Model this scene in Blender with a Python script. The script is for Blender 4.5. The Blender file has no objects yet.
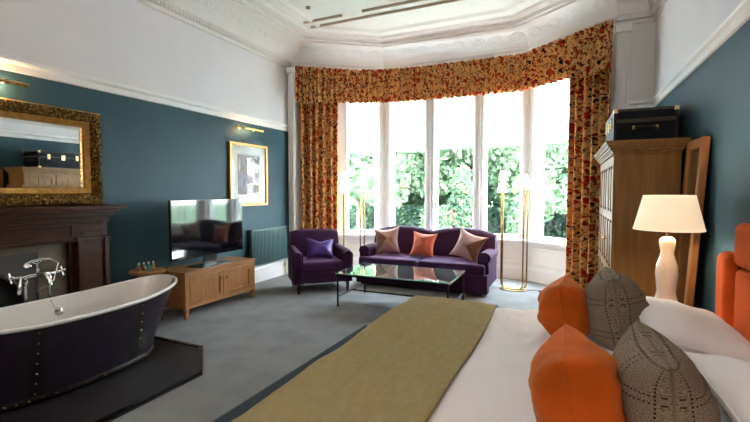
import bpy, bmesh, math, random
from mathutils import Vector, Matrix, noise
random.seed(7)
PI = math.pi
R = math.radians
scn = bpy.context.scene
COL = scn.collection

# ------------------------------------------------------------ camera, world, exposure
cam = bpy.data.cameras.new('camera'); camo = bpy.data.objects.new('camera', cam); COL.objects.link(camo)
cam.sensor_width = 36; cam.lens = 36 * 420 / 750; cam.clip_start = 0.05; cam.clip_end = 300
camo.location = (0, 0, 1.5); camo.rotation_euler = (R(90 - 2.6), 0, R(24.3))
scn.camera = camo
scn.view_settings.view_transform = 'Standard'; scn.view_settings.look = 'None'
scn.view_settings.gamma = 1; scn.view_settings.exposure = 1.9
try: scn.view_settings.use_curve_mapping = False
except Exception: pass
WORLD = 16.0
w = bpy.data.worlds.new('sky'); scn.world = w; w.use_nodes = True
nt = w.node_tree; nt.nodes.clear()
out = nt.nodes.new('ShaderNodeOutputWorld'); bg = nt.nodes.new('ShaderNodeBackground')
tc = nt.nodes.new('ShaderNodeTexCoord'); sx = nt.nodes.new('ShaderNodeSeparateXYZ'); cr = nt.nodes.new('ShaderNodeValToRGB')
cr.color_ramp.elements[0].position = 0.0; cr.color_ramp.elements[0].color = (0.95, 0.97, 1.0, 1)
cr.color_ramp.elements[1].position = 0.7; cr.color_ramp.elements[1].color = (0.72, 0.86, 1.0, 1)
nt.links.new(tc.outputs['Generated'], sx.inputs[0]); nt.links.new(sx.outputs['Z'], cr.inputs[0])
nt.links.new(cr.outputs[0], bg.inputs[0]); bg.inputs[1].default_value = WORLD
nt.links.new(bg.outputs[0], out.inputs[0])

# ------------------------------------------------------------ materials
def newmat(name):
    m = bpy.data.materials.new(name); m.use_nodes = True
    return m, m.node_tree, m.node_tree.nodes['Principled BSDF']
def mat(name, col, rough=0.6, metal=0.0, var=0.0, scale=8.0, bump=0.0, bscale=60.0, stretch=(1,1,1), col2=None, sheen=0.0, coat=0.0, spec=None, detail=4):
    m, t, b = newmat(name)
    b.inputs['Base Color'].default_value = (*col, 1); b.inputs['Roughness'].default_value = rough; b.inputs['Metallic'].default_value = metal
    if sheen: b.inputs['Sheen Weight'].default_value = sheen; b.inputs['Sheen Roughness'].default_value = 0.4; b.inputs['Sheen Tint'].default_value = (*[min(1, 0.25 + c*6) for c in col], 1)
    if coat: b.inputs['Coat Weight'].default_value = coat; b.inputs['Coat Roughness'].default_value = 0.08
    if spec is not None: b.inputs['Specular IOR Level'].default_value = spec
    tcn = t.nodes.new('ShaderNodeTexCoord'); mp = t.nodes.new('ShaderNodeMapping'); mp.inputs['Scale'].default_value = stretch
    t.links.new(tcn.outputs['Object'], mp.inputs[0])
    if var or col2:
        n = t.nodes.new('ShaderNodeTexNoise'); n.inputs['Scale'].default_value = scale; n.inputs['Detail'].default_value = detail
        t.links.new(mp.outputs[0], n.inputs['Vector'])
        r = t.nodes.new('ShaderNodeValToRGB'); r.color_ramp.elements[0].position = 0.35; r.color_ramp.elements[1].position = 0.65
        c2 = col2 or tuple(min(1, c * (1 + var)) for c in col); c1 = col if col2 else tuple(c * (1 - var) for c in col)
        r.color_ramp.elements[0].color = (*c1, 1); r.color_ramp.elements[1].color = (*c2, 1)
        t.links.new(n.outputs['Fac'], r.inputs[0]); t.links.new(r.outputs[0], b.inputs['Base Color'])
    if bump:
        n = t.nodes.new('ShaderNodeTexNoise'); n.inputs['Scale'].default_value = bscale; n.inputs['Detail'].default_value = 3
        t.links.new(mp.outputs[0], n.inputs['Vector'])
        bp = t.nodes.new('ShaderNodeBump'); bp.inputs['Strength'].default_value = bump; bp.inputs['Distance'].default_value = 0.02
        t.links.new(n.outputs['Fac'], bp.inputs['Height']); t.links.new(bp.outputs[0], b.inputs['Normal'])
    return m
def wood(name, c1, c2, rough=0.45, axis='Z', scale=3.0, spec=0.35):
    st = {'X': (1, 12, 12), 'Y': (12, 1, 12), 'Z': (12, 12, 1)}[axis]
    return mat(name, c1, rough, col2=c2, scale=scale, stretch=st, bump=0.05, bscale=scale * 3, spec=spec)
def emis(name, col, s, base=(1, 1, 1)):
    m, t, b = newmat(name)
    b.inputs['Base Color'].default_value = (*base, 1); b.inputs['Emission Color'].default_value = (*col, 1); b.inputs['Emission Strength'].default_value = s
    return m

M = {}
M['white'] = mat('white_paint', (0.80, 0.78, 0.77), 0.55)
M['gloss_white'] = mat('white_gloss_paint', (0.86, 0.845, 0.845), 0.35)
M['upper'] = mat('pale_wall_paint', (0.79, 0.755, 0.785), 0.8, var=0.02, scale=1.5)
M['plaster'] = mat('cream_plaster', (0.80, 0.76, 0.74), 0.8, bump=0.15, bscale=25)
M['ceiling'] = mat('ceiling_paint', (0.86, 0.83, 0.81), 0.9)
M['beige_line'] = mat('buff_moulding_paint', (0.58, 0.47, 0.38), 0.8)
M['teal'] = mat('teal_wall_paint', (0.031, 0.080, 0.106), 0.55, spec=0.28, var=0.06, scale=1.2, bump=0.02, bscale=90)
M['teal_metal'] = mat('teal_radiator_enamel', (0.06, 0.135, 0.145), 0.35)
M['carpet'] = mat('blue_grey_carpet', (0.235, 0.24, 0.25), 0.98, col2=(0.295, 0.30, 0.31), scale=3.5, bump=0.5, bscale=300, detail=9, spec=0.05)
M['velvet'] = mat('aubergine_velvet', (0.034, 0.008, 0.036), 0.8, var=0.15, scale=9, sheen=0.12, bump=0.03, bscale=30, spec=0.2)
M['velvet_seat'] = mat('aubergine_velvet_seat', (0.050, 0.013, 0.062), 0.75, var=0.15, scale=9, sheen=0.25, spec=0.2)
M['violet'] = mat('violet_satin', (0.050, 0.014, 0.17), 0.45, var=0.1, sheen=0.3)
M['orange_velvet'] = mat('orange_velvet', (0.55, 0.095, 0.008), 0.8, var=0.12, scale=6, sheen=0.2, spec=0.15)
M['head'] = mat('orange_headboard_fabric', (0.48, 0.068, 0.010), 0.85, var=0.10, scale=7, sheen=0.15, bump=0.08, bscale=200, spec=0.1)
M['linen'] = mat('white_bed_linen', (0.84, 0.83, 0.86), 0.85, bump=0.03, bscale=350)
M['duvet'] = mat('rumpled_white_duvet_cotton', (0.84, 0.83, 0.86), 0.85, bump=0.55, bscale=5.5, stretch=(2.2, 0.8, 1))
M['throw'] = mat('olive_wool_throw', (0.315, 0.255, 0.130), 0.95, col2=(0.355, 0.290, 0.155), scale=14, stretch=(3, 1, 1), bump=0.08, bscale=300, spec=0.05)
M['slate_cloth'] = mat('slate_blue_upholstery', (0.022, 0.036, 0.055), 0.9, bump=0.05, bscale=300)
M['black_metal'] = mat('black_iron', (0.012, 0.012, 0.014), 0.4, metal=0.7)
M['brass'] = mat('polished_brass', (0.62, 0.40, 0.14), 0.22, metal=1.0)
M['brass_soft'] = mat('satin_brass', (0.72, 0.52, 0.26), 0.32, metal=1.0)
M['chrome'] = mat('chrome', (0.75, 0.75, 0.76), 0.08, metal=1.0)
M['oak'] = wood('honey_oak', (0.26, 0.105, 0.030), (0.34, 0.148, 0.046), 0.4, 'Y')
M['oak_v'] = wood('honey_oak_upright', (0.25, 0.10, 0.028), (0.33, 0.142, 0.044), 0.42, 'Z')
M['pine'] = wood('pine_panel', (0.190, 0.088, 0.022), (0.26, 0.128, 0.036), 0.45, 'Z', 2.0)
M['mahogany'] = wood('dark_mahogany', (0.024, 0.0065, 0.003), (0.055, 0.014, 0.006), 0.3, 'Z')
M['mahogany_h'] = wood('dark_mahogany_rail', (0.024, 0.0065, 0.003), (0.055, 0.014, 0.006), 0.3, 'Y')
M['iron'] = mat('polished_iron', (0.085, 0.075, 0.07), 0.42, metal=0.6, var=0.25, scale=3)
M['soot'] = mat('sooty_firebox', (0.004, 0.004, 0.004), 0.95)
M['stone'] = mat('brown_stone', (0.085, 0.062, 0.040), 0.4, var=0.25, scale=4, stretch=(1, 1, 4))
M['enamel'] = mat('white_bath_enamel', (0.80, 0.78, 0.75), 0.15, coat=0.6)
M['screen'] = mat('black_screen_glass', (0.003, 0.004, 0.006), 0.05, spec=0.6, coat=0.25)
M['black_plastic'] = mat('black_plastic', (0.008, 0.008, 0.009), 0.25)
M['mirror'] = mat('mirror_silver', (0.88, 0.90, 0.90), 0.01, metal=1.0)
M['grey_mirror'] = mat('leaning_mirror_glass', (0.5, 0.46, 0.40), 0.05, metal=1.0)
M['mount'] = mat('white_picture_mount', (0.80, 0.80, 0.78), 0.7)
M['ceramic'] = mat('cream_ceramic', (0.78, 0.66, 0.54), 0.25, coat=0.5)
M['navy'] = mat('navy_leathercloth', (0.004, 0.006, 0.014), 0.6, spec=0.2, bump=0.1, bscale=200, var=0.2)
M['navy_trim'] = mat('black_leather_trim', (0.004, 0.004, 0.006), 0.4)
M['socket'] = mat('dark_plug', (0.02, 0.02, 0.02), 0.5)

def m_gold():
    m, t, b = newmat('carved_gilt')
    b.inputs['Metallic'].default_value = 0.85; b.inputs['Roughness'].default_value = 0.38
    tcn = t.nodes.new('ShaderNodeTexCoord'); v = t.nodes.new('ShaderNodeTexVoronoi'); v.inputs['Scale'].default_value = 42
    n = t.nodes.new('ShaderNodeTexNoise'); n.inputs['Scale'].default_value = 55; n.inputs['Detail'].default_value = 3
    t.links.new(tcn.outputs['Object'], v.inputs['Vector']); t.links.new(tcn.outputs['Object'], n.inputs['Vector'])
    ad = t.nodes.new('ShaderNodeMath'); ad.operation = 'ADD'; t.links.new(v.outputs['Distance'], ad.inputs[0]); t.links.new(n.outputs['Fac'], ad.inputs[1])
    r = t.nodes.new('ShaderNodeValToRGB'); r.color_ramp.elements[0].position = 0.55; r.color_ramp.elements[1].position = 1.1
    r.color_ramp.elements[0].color = (0.66, 0.36, 0.085, 1); r.color_ramp.elements[1].color = (0.13, 0.060, 0.014, 1)
    t.links.new(ad.outputs[0], r.inputs[0]); t.links.new(r.outputs[0], b.inputs['Base Color'])
    bp = t.nodes.new('ShaderNodeBump'); bp.inputs['Strength'].default_value = 1.0; bp.inputs['Distance'].default_value = 0.03; bp.invert = True
    t.links.new(ad.outputs[0], bp.inputs['Height']); t.links.new(bp.outputs[0], b.inputs['Normal'])
    return m
M['gilt'] = m_gold()
M['gilt_plain'] = mat('plain_gilt', (0.60, 0.33, 0.09), 0.35, metal=0.9, var=0.2, scale=20)

def m_floral():
    m, t, b = newmat('floral_chintz')
    b.inputs['Roughness'].default_value = 0.85; b.inputs['Specular IOR Level'].default_value = 0.15
    tcn = t.nodes.new('ShaderNodeTexCoord')
    dn = t.nodes.new('ShaderNodeTexNoise'); dn.inputs['Scale'].default_value = 16; t.links.new(tcn.outputs['UV'], dn.inputs['Vector'])
    vm = t.nodes.new('ShaderNodeVectorMath'); vm.operation = 'MULTIPLY_ADD'; vm.inputs[1].default_value = (0.13, 0.13, 0.13)
    t.links.new(dn.outputs['Color'], vm.inputs[0]); t.links.new(tcn.outputs['UV'], vm.inputs[2])
    def vor(scale, feat='F1'):
        v = t.nodes.new('ShaderNodeTexVoronoi'); v.inputs['Scale'].default_value = scale; v.feature = feat; t.links.new(vm.outputs[0], v.inputs['Vector']); return v
    def lt(sock, th):
        q = t.nodes.new('ShaderNodeMapRange'); q.inputs[1].default_value = th - 0.03; q.inputs[2].default_value = th + 0.03
        q.inputs[3].default_value = 1; q.inputs[4].default_value = 0; t.links.new(sock, q.inputs[0]); return q.outputs[0]
    def mix(f, a, c):
        x = t.nodes.new('ShaderNodeMix'); x.data_type = 'RGBA'; t.links.new(f, x.inputs[0])
        if isinstance(a, tuple): x.inputs[6].default_value = (*a, 1)
        else: t.links.new(a, x.inputs[6])
        if isinstance(c, tuple): x.inputs[7].default_value = (*c, 1)
        else: t.links.new(c, x.inputs[7])
        return x.outputs[2]
    bn = t.nodes.new('ShaderNodeTexNoise'); bn.inputs['Scale'].default_value = 30; t.links.new(tcn.outputs['UV'], bn.inputs['Vector'])
    base = mix(bn.outputs['Fac'], (0.95, 0.60, 0.25), (0.78, 0.39, 0.13))
    st = vor(11, 'DISTANCE_TO_EDGE'); base = mix(lt(st.outputs['Distance'], 0.035), base, (0.26, 0.11, 0.035))
    v2 = vor(19); cr2 = t.nodes.new('ShaderNodeValToRGB'); cr2.color_ramp.interpolation = 'CONSTANT'
    els = cr2.color_ramp.elements; els[0].position = 0; els[0].color = (0.30, 0.018, 0.010, 1); els[1].position = 0.30; els[1].color = (0.022, 0.014, 0.030, 1)
    for p, c in ((0.52, (0.42, 0.06, 0.012)), (0.70, (0.16, 0.045, 0.05)), (0.80, (0.70, 0.46, 0.17))):
        e = els.new(p); e.color = (*c, 1)
    s = t.nodes.new('ShaderNodeSeparateColor'); t.links.new(v2.outputs['Color'], s.inputs[0]); t.links.new(s.outputs[0], cr2.inputs[0])
    base = mix(lt(v2.outputs['Distance'], 0.43), base, cr2.outputs[0])
    v3 = vor(7.0); s3 = t.nodes.new('ShaderNodeSeparateColor'); t.links.new(v3.outputs['Color'], s3.inputs[0])
    base = mix(lt(v3.outputs['Distance'], 0.30), base, (0.44, 0.028, 0.016))
    base = mix(lt(v3.outputs['Distance'], 0.12), base, (0.62, 0.16, 0.06))
    t.links.new(base, b.inputs['Base Color'])
    tr = t.nodes.new('ShaderNodeBsdfTranslucent'); t.links.new(base, tr.inputs[0])
    mx = t.nodes.new('ShaderNodeMixShader'); mx.inputs[0].default_value = 0.33
    t.links.new(b.outputs[0], mx.inputs[1]); t.links.new(tr.outputs[0], mx.inputs[2]); t.links.new(mx.outputs[0], t.nodes['Material Output'].inputs[0])
    return m
M['floral'] = m_floral()

def m_glass():
    m, t, b = newmat('clear_window_glass'); t.nodes.remove(b)
    tr = t.nodes.new('ShaderNodeBsdfTransparent'); gl = t.nodes.new('ShaderNodeBsdfGlossy'); gl.inputs['Roughness'].default_value = 0.0
    tr.inputs[0].default_value = (0.95, 0.985, 0.97, 1)
    mx = t.nodes.new('ShaderNodeMixShader'); mx.inputs[0].default_value = 0.05
    t.links.new(tr.outputs[0], mx.inputs[1]); t.links.new(gl.outputs[0], mx.inputs[2]); t.links.new(mx.outputs[0], t.nodes['Material Output'].inputs[0])
    return m
M['glass'] = m_glass()
def m_pglass():
    m, t, b = newmat('picture_glass'); t.nodes.remove(b)
    tr = t.nodes.new('ShaderNodeBsdfTransparent'); gl = t.nodes.new('ShaderNodeBsdfGlossy'); gl.inputs['Roughness'].default_value = 0.02
    fr = t.nodes.new('ShaderNodeFresnel'); fr.inputs[0].default_value = 1.3
    mx = t.nodes.new('ShaderNodeMixShader'); t.links.new(fr.outputs[0], mx.inputs[0])
    t.links.new(tr.outputs[0], mx.inputs[1]); t.links.new(gl.outputs[0], mx.inputs[2]); t.links.new(mx.outputs[0], t.nodes['Material Output'].inputs[0])
    return m
M['pglass'] = m_pglass()
def m_blind():
    m, t, b = newmat('white_blind_fabric')
    b.inputs['Base Color'].default_value = (0.9, 0.9, 0.9, 1); b.inputs['Roughness'].default_value = 0.9
    tr = t.nodes.new('ShaderNodeBsdfTranslucent'); tr.inputs[0].default_value = (0.92, 0.93, 0.95, 1)
    mx = t.nodes.new('ShaderNodeMixShader'); mx.inputs[0].default_value = 0.65
    t.links.new(b.outputs[0], mx.inputs[1]); t.links.new(tr.outputs[0], mx.inputs[2]); t.links.new(mx.outputs[0], t.nodes['Material Output'].inputs[0])
    return m
M['blind'] = m_blind()
def m_shade(name, col, s):
    m, t, b = newmat(name); b.inputs['Base Color'].default_value = (0.85, 0.78, 0.66, 1); b.inputs['Roughness'].default_value = 0.9
    b.inputs['Emission Color'].default_value = (*col, 1); b.inputs['Emission Strength'].default_value = s
    return m
M['shade'] = m_shade('lit_cream_lampshade', (1.0, 0.76, 0.48), 0.20)
M['small_shade'] = m_shade('lit_small_lampshade', (1.0, 0.80, 0.52), 1.3)
def m_leaf(name, c1, c2):
    m, t, b = newmat(name); b.inputs['Roughness'].default_value = 0.6
    n = t.nodes.new('ShaderNodeTexNoise'); n.inputs['Scale'].default_value = 1.3; tcn = t.nodes.new('ShaderNodeTexCoord'); t.links.new(tcn.outputs['Object'], n.inputs['Vector'])
    r = t.nodes.new('ShaderNodeValToRGB'); r.color_ramp.elements[0].position = 0.4; r.color_ramp.elements[1].position = 0.6
    r.color_ramp.elements[0].color = (*c1, 1); r.color_ramp.elements[1].color = (*c2, 1)
    t.links.new(n.outputs['Fac'], r.inputs[0]); t.links.new(r.outputs[0], b.inputs['Base Color'])
    tr = t.nodes.new('ShaderNodeBsdfTranslucent'); t.links.new(r.outputs[0], tr.inputs[0])
    mx = t.nodes.new('ShaderNodeMixShader'); mx.inputs[0].default_value = 0.4
    t.links.new(b.outputs[0], mx.inputs[1]); t.links.new(tr.outputs[0], mx.inputs[2]); t.links.new(mx.outputs[0], t.nodes['Material Output'].inputs[0])
    return m
M['leaf_light'] = m_leaf('pale_green_leaves', (0.050, 0.095, 0.045), (0.105, 0.150, 0.082))
M['leaf_mid'] = m_leaf('mid_green_leaves', (0.025, 0.062, 0.032), (0.075, 0.13, 0.065))
M['leaf_dark'] = m_leaf('dark_green_leaves', (0.012, 0.036, 0.022), (0.035, 0.075, 0.042))
M['berry'] = mat('orange_berries', (0.30, 0.085, 0.04), 0.5)
M['bark'] = mat('grey_bark', (0.10, 0.085, 0.065), 0.9, var=0.3, scale=6, bump=0.4)
M['grass'] = mat('lawn_grass', (0.05, 0.09, 0.04), 0.95, col2=(0.08, 0.13, 0.06), scale=2)
M['tarmac'] = mat('pale_gravel', (0.16, 0.155, 0.15), 0.95, var=0.1)

def m_tweed():
    m, t, b = newmat('grey_brown_checked_tweed'); b.inputs['Roughness'].default_value = 0.95; b.inputs['Specular IOR Level'].default_value = 0.1
    tcn = t.nodes.new('ShaderNodeTexCoord'); sp = t.nodes.new('ShaderNodeSeparateXYZ'); t.links.new(tcn.outputs['UV'], sp.inputs[0])
    def mth(op, a, c=None):
        q = t.nodes.new('ShaderNodeMath'); q.operation = op
        for i, v in enumerate((a, c)):
            if v is None: continue
            if isinstance(v, (int, float)): q.inputs[i].default_value = v
            else: t.links.new(v, q.inputs[i])
        return q.outputs[0]
    def line(s, s2):
        f = mth('FRACT', mth('MULTIPLY', s, 3.1)); a = mth('LESS_THAN', mth('ABSOLUTE', mth('SUBTRACT', f, 0.43)), 0.018); c = mth('LESS_THAN', mth('ABSOLUTE', mth('SUBTRACT', f, 0.60)), 0.018)
        d = mth('GREATER_THAN', mth('FRACT', mth('MULTIPLY', s2, 34)), 0.45)
        return mth('MULTIPLY', mth('MAXIMUM', a, c), d)
    ln = mth('MAXIMUM', line(sp.outputs['X'], sp.outputs['Y']), line(sp.outputs['Y'], sp.outputs['X']))
    ck = t.nodes.new('ShaderNodeTexChecker'); ck.inputs['Scale'].default_value = 120; t.links.new(tcn.outputs['UV'], ck.inputs['Vector'])
    n = t.nodes.new('ShaderNodeTexNoise'); n.inputs['Scale'].default_value = 90; t.links.new(tcn.outputs['UV'], n.inputs['Vector'])
    r = t.nodes.new('ShaderNodeValToRGB'); r.color_ramp.elements[0].position = 0.35; r.color_ramp.elements[1].position = 0.65
    r.color_ramp.elements[0].color = (0.14, 0.108, 0.082, 1); r.color_ramp.elements[1].color = (0.33, 0.27, 0.205, 1); t.links.new(n.outputs['Fac'], r.inputs[0])
    mc = t.nodes.new('ShaderNodeMix'); mc.data_type = 'RGBA'; mc.blend_type = 'MULTIPLY'; mc.inputs[0].default_value = 0.5
    t.links.new(r.outputs[0], mc.inputs[6]); mc.inputs[7].default_value = (1, 1, 1, 1)
    r2 = t.nodes.new('ShaderNodeValToRGB'); r2.color_ramp.elements[0].color = (0.6, 0.58, 0.55, 1); r2.color_ramp.elements[1].color = (1, 1, 1, 1)
    t.links.new(ck.outputs['Fac'], r2.inputs[0]); t.links.new(r2.outputs[0], mc.inputs[7])
    mx = t.nodes.new('ShaderNodeMix'); mx.data_type = 'RGBA'; t.links.new(ln, mx.inputs[0]); t.links.new(mc.outputs[2], mx.inputs[6]); mx.inputs[7].default_value = (0.035, 0.02, 0.02, 1)
    t.links.new(mx.outputs[2], b.inputs['Base Color'])
    bp = t.nodes.new('ShaderNodeBump'); bp.inputs['Strength'].default_value = 0.3; bp.inputs['Distance'].default_value = 0.004
    t.links.new(n.outputs['Fac'], bp.inputs['Height']); t.links.new(bp.outputs[0], b.inputs['Normal'])
    return m
M['tweed'] = m_tweed()
def m_patch(name, c1, c2, c3, c4, flip=1.0, off=0.10):
    # cushion cover pieced from triangles: colour set by diagonal seams in the cover's own UV
    m, t, b = newmat(name); b.inputs['Roughness'].default_value = 0.7; b.inputs['Sheen Weight'].default_value = 0.3
    tcn = t.nodes.new('ShaderNodeTexCoord'); sp = t.nodes.new('ShaderNodeSeparateXYZ'); t.links.new(tcn.outputs['UV'], sp.inputs[0])
    def mth(op, a, c):
        q = t.nodes.new('ShaderNodeMath'); q.operation = op
        for i, v in enumerate((a, c)):
            if isinstance(v, (int, float)): q.inputs[i].default_value = v
            else: t.links.new(v, q.inputs[i])
        return q.outputs[0]
    x = mth('MULTIPLY', sp.outputs['X'], flip); y = sp.outputs['Y']
    a = mth('GREATER_THAN', mth('ADD', x, y), off); c = mth('GREATER_THAN', mth('SUBTRACT', y, x), -0.02)
    def mix(f, p, q):
        k = t.nodes.new('ShaderNodeMix'); k.data_type = 'RGBA'; t.links.new(f, k.inputs[0])
        for i, v in ((6, p), (7, q)):
            if isinstance(v, tuple): k.inputs[i].default_value = (*v, 1)
            else: t.links.new(v, k.inputs[i])
        return k.outputs[2]
    t.links.new(mix(c, mix(a, c1, c2), mix(a, c3, c4)), b.inputs['Base Color'])
    return m
def m_tartan_bath():
    m, t, b = newmat('dark_aubergine_bath_cladding'); b.inputs['Roughness'].default_value = 0.38
    tcn = t.nodes.new('ShaderNodeTexCoord'); ck = t.nodes.new('ShaderNodeTexChecker'); ck.inputs['Scale'].default_value = 7; t.links.new(tcn.outputs['Object'], ck.inputs['Vector'])
    n = t.nodes.new('ShaderNodeTexNoise'); n.inputs['Scale'].default_value = 14; t.links.new(tcn.outputs['Object'], n.inputs['Vector'])
    mx = t.nodes.new('ShaderNodeMix'); mx.data_type = 'RGBA'; mx.inputs[6].default_value = (0.012, 0.006, 0.015, 1); mx.inputs[7].default_value = (0.024, 0.011, 0.030, 1)
    mu = t.nodes.new('ShaderNodeMath'); mu.operation = 'MULTIPLY'; t.links.new(ck.outputs['Fac'], mu.inputs[0]); t.links.new(n.outputs['Fac'], mu.inputs[1])
    t.links.new(mu.outputs[0], mx.inputs[0]); t.links.new(mx.outputs[2], b.inputs['Base Color'])
    return m
M['bath'] = m_tartan_bath()
def m_tiles():
    m, t, b = newmat('dark_hearth_tiles'); b.inputs['Roughness'].default_value = 0.45
    tcn = t.nodes.new('ShaderNodeTexCoord'); br = t.nodes.new('ShaderNodeTexBrick'); br.inputs['Scale'].default_value = 6.0; t.links.new(tcn.outputs['Object'], br.inputs['Vector'])
    br.inputs['Color1'].default_value = (0.012, 0.009, 0.013, 1); br.inputs['Color2'].default_value = (0.020, 0.015, 0.021, 1); br.inputs['Mortar'].default_value = (0.002, 0.0015, 0.002, 1)
    br.inputs['Mortar Size'].default_value = 0.015; br.offset = 0.0
    t.links.new(br.outputs['Color'], b.inputs['Base Color'])
    return m
M['tiles'] = m_tiles()
def m_art():
    m, t, b = newmat('watercolour_print')
    tcn = t.nodes.new('ShaderNodeTexCoord'); mp = t.nodes.new('ShaderNodeMapping'); mp.inputs['Scale'].default_value = (1, 7, 1.6); t.links.new(tcn.outputs['Object'], mp.inputs[0])
    n = t.nodes.new('ShaderNodeTexNoise'); n.inputs['Scale'].default_value = 2.2; n.inputs['Detail'].default_value = 5; t.links.new(mp.outputs[0], n.inputs['Vector'])
    r = t.nodes.new('ShaderNodeValToRGB'); e = r.color_ramp.elements; e[0].position = 0.3; e[0].color = (0.05, 0.06, 0.09, 1); e[1].position = 0.72; e[1].color = (0.40, 0.42, 0.46, 1)
    x = e.new(0.45); x.color = (0.20, 0.22, 0.32, 1); x = e.new(0.56); x.color = (0.22, 0.13, 0.06, 1)
    t.links.new(n.outputs['Fac'], r.inputs[0]); t.links.new(r.outputs[0], b.inputs['Base Color'])
    return m
M['art'] = m_art()

# ------------------------------------------------------------ mesh builder
class MB:
    def __init__(s): s.bm = bmesh.new(); s.uv = None; s.mi = 0
    def _f(s, vs):
        try:
            f = s.bm.faces.new(vs); f.material_index = s.mi; return f
        except ValueError: return None
    def box(s, a, b, m=None):
        x0, y0, z0 = a; x1, y1, z1 = b
        v = [s.bm.verts.new(Vector(p) if m is None else m @ Vector(p)) for p in ((x0,y0,z0),(x1,y0,z0),(x1,y1,z0),(x0,y1,z0),(x0,y0,z1),(x1,y0,z1),(x1,y1,z1),(x0,y1,z1))]
        for q in ((3,2,1,0),(4,5,6,7),(0,1,5,4),(1,2,6,5),(2,3,7,6),(3,0,4,7)): s._f([v[i] for i in q])
        return s
    def frustum(s, c0, s0, c1, s1):  # rectangular tapered post
        v = []
        for c, h in ((c0, s0), (c1, s1)):
            for dx, dy in ((-1,-1),(1,-1),(1,1),(-1,1)): v.append(s.bm.verts.new((c[0]+dx*h[0], c[1]+dy*h[1], c[2])))
        for q in ((3,2,1,0),(4,5,6,7),(0,1,5,4),(1,2,6,5),(2,3,7,6),(3,0,4,7)): s._f([v[i] for i in q])
        return s
    def prism(s, poly, z0, z1, m=None):
        m = m or Matrix()
        lo = [s.bm.verts.new(m @ Vector((x, y, z0))) for x, y in poly]; hi = [s.bm.verts.new(m @ Vector((x, y, z1))) for x, y in poly]
        n = len(poly); s._f(lo[::-1]); s._f(hi)
        for i in range(n): s._f([lo[i], lo[(i+1)%n], hi[(i+1)%n], hi[i]])
        return s
    def lathe(s, prof, c=(0,0,0), seg=24, m=None, cap=True):
        m = m or Matrix(); c = Vector(c); rings = []
        for r, z in prof:
            rings.append([s.bm.verts.new(m @ (c + Vector((r*math.cos(2*PI*i/seg), r*math.sin(2*PI*i/seg), z)))) for i in range(seg)])
        for a, b in zip(rings, rings[1:]):
            for i in range(seg): s._f([a[i], a[(i+1)%seg], b[(i+1)%seg], b[i]])
        if cap: s._f(rings[0][::-1]); s._f(rings[-1])
        return s
    def tube(s, pts, r, seg=10, closed=False):
        pts = [Vector(p) for p in pts]; n = len(pts); rings = []; up = None
        for i, p in enumerate(pts):
            if closed: d = pts[(i+1)%n] - pts[i-1]
            else: d = pts[min(i+1,n-1)] - pts[max(i-1,0)]
            d.normalize()
            if up is None: up = d.orthogonal().normalized()
            up = (up - d*up.dot(d)); up = up.normalized() if up.length > 1e-6 else d.orthogonal().normalized()
            sd = d.cross(up); rr = r[i] if isinstance(r, (list, tuple)) else r
            rings.append([s.bm.verts.new(p + (up*math.cos(2*PI*k/seg) + sd*math.sin(2*PI*k/seg))*rr) for k in range(seg)])
        for i in range(n if closed else n-1):
            a, b = rings[i], rings[(i+1)%n]
            for k in range(seg): s._f([a[k], b[k], b[(k+1)%seg], a[(k+1)%seg]])
        if not closed: s._f(rings[0]); s._f(rings[-1][::-1])
        return s
    def grid(s, fn, nu, nv, uvf=None, closeu=False):
        vs = [[s.bm.verts.new(fn(i/nu, j/nv)) for i in range(nu if closeu else nu+1)] for j in range(nv+1)]
        lay = s.bm.loops.layers.uv.verify() if uvf else None
        for j in range(nv):
            for i in range(nu):
                i2 = (i+1) % nu if closeu else i+1
                f = s._f([vs[j][i], vs[j][i2], vs[j+1][i2], vs[j+1][i]])
                if f and lay:
                    for l, (a, b) in zip(f.loops, ((i,j),(i+1,j),(i+1,j+1),(i,j+1))): l[lay].uv = uvf(a/nu, b/nv)
        return s
    def sphere(s, c, r, seg=12, rings=8, m=None):
        sc = r if isinstance(r, (list, tuple)) else (r, r, r)
        mm = (m or Matrix()) @ Matrix.Translation(c) @ Matrix.Diagonal((*sc, 1))
        bmesh.ops.create_uvsphere(s.bm, u_segments=seg, v_segments=rings, radius=1, matrix=mm); return s
    def build(s, name, material, parent=None, smooth=40, bevel=0, bseg=3, sub=0, solid=0, loc=None, rot=None, weld=False):
        if weld: bmesh.ops.remove_doubles(s.bm, verts=s.bm.verts, dist=1e-5)
        bmesh.ops.recalc_face_normals(s.bm, faces=s.bm.faces)
        me = bpy.data.meshes.new(name); s.bm.to_mesh(me); s.bm.free()
        for mm in (material if isinstance(material, (list, tuple)) else [material]): me.materials.append(mm)
        if smooth:
            me.shade_smooth(); me.set_sharp_from_angle(angle=R(smooth))
        o = bpy.data.objects.new(name, me); COL.objects.link(o)
        if parent: o.parent = parent
        if loc: o.location = loc
        if rot: o.rotation_euler = rot
        if solid:
            md = o.modifiers.new('solid', 'SOLIDIFY'); md.thickness = solid; md.offset = 0
        if bevel:
            md = o.modifiers.new('bevel', 'BEVEL'); md.width = bevel; md.segments = bseg; md.limit_method = 'ANGLE'; md.angle_limit = R(35)
            md.harden_normals = False
        if sub:
            md = o.modifiers.new('sub', 'SUBSURF'); md.levels = sub; md.render_levels = sub
        return o
def tag(o, label=None, cat=None, group=None, kind=None):
    if label: o['label'] = label
    if cat: o['category'] = cat
    if group: o['group'] = group
    if kind: o['kind'] = kind
    return o
def empty(name, loc=(0,0,0), rz=0.0, rx=0.0, ry=0.0):
    o = bpy.data.objects.new(name, None); COL.objects.link(o); o.location = loc; o.rotation_euler = (rx, ry, rz); o.empty_display_size = 0.1
    return o
def kids(o): return [c for c in bpy.data.objects if c.parent == o]
def copy_tree(o, parent=None):
    c = o.copy(); COL.objects.link(c); c.parent = parent
    for ch in kids(o): copy_tree(ch, c)
    return c
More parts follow.
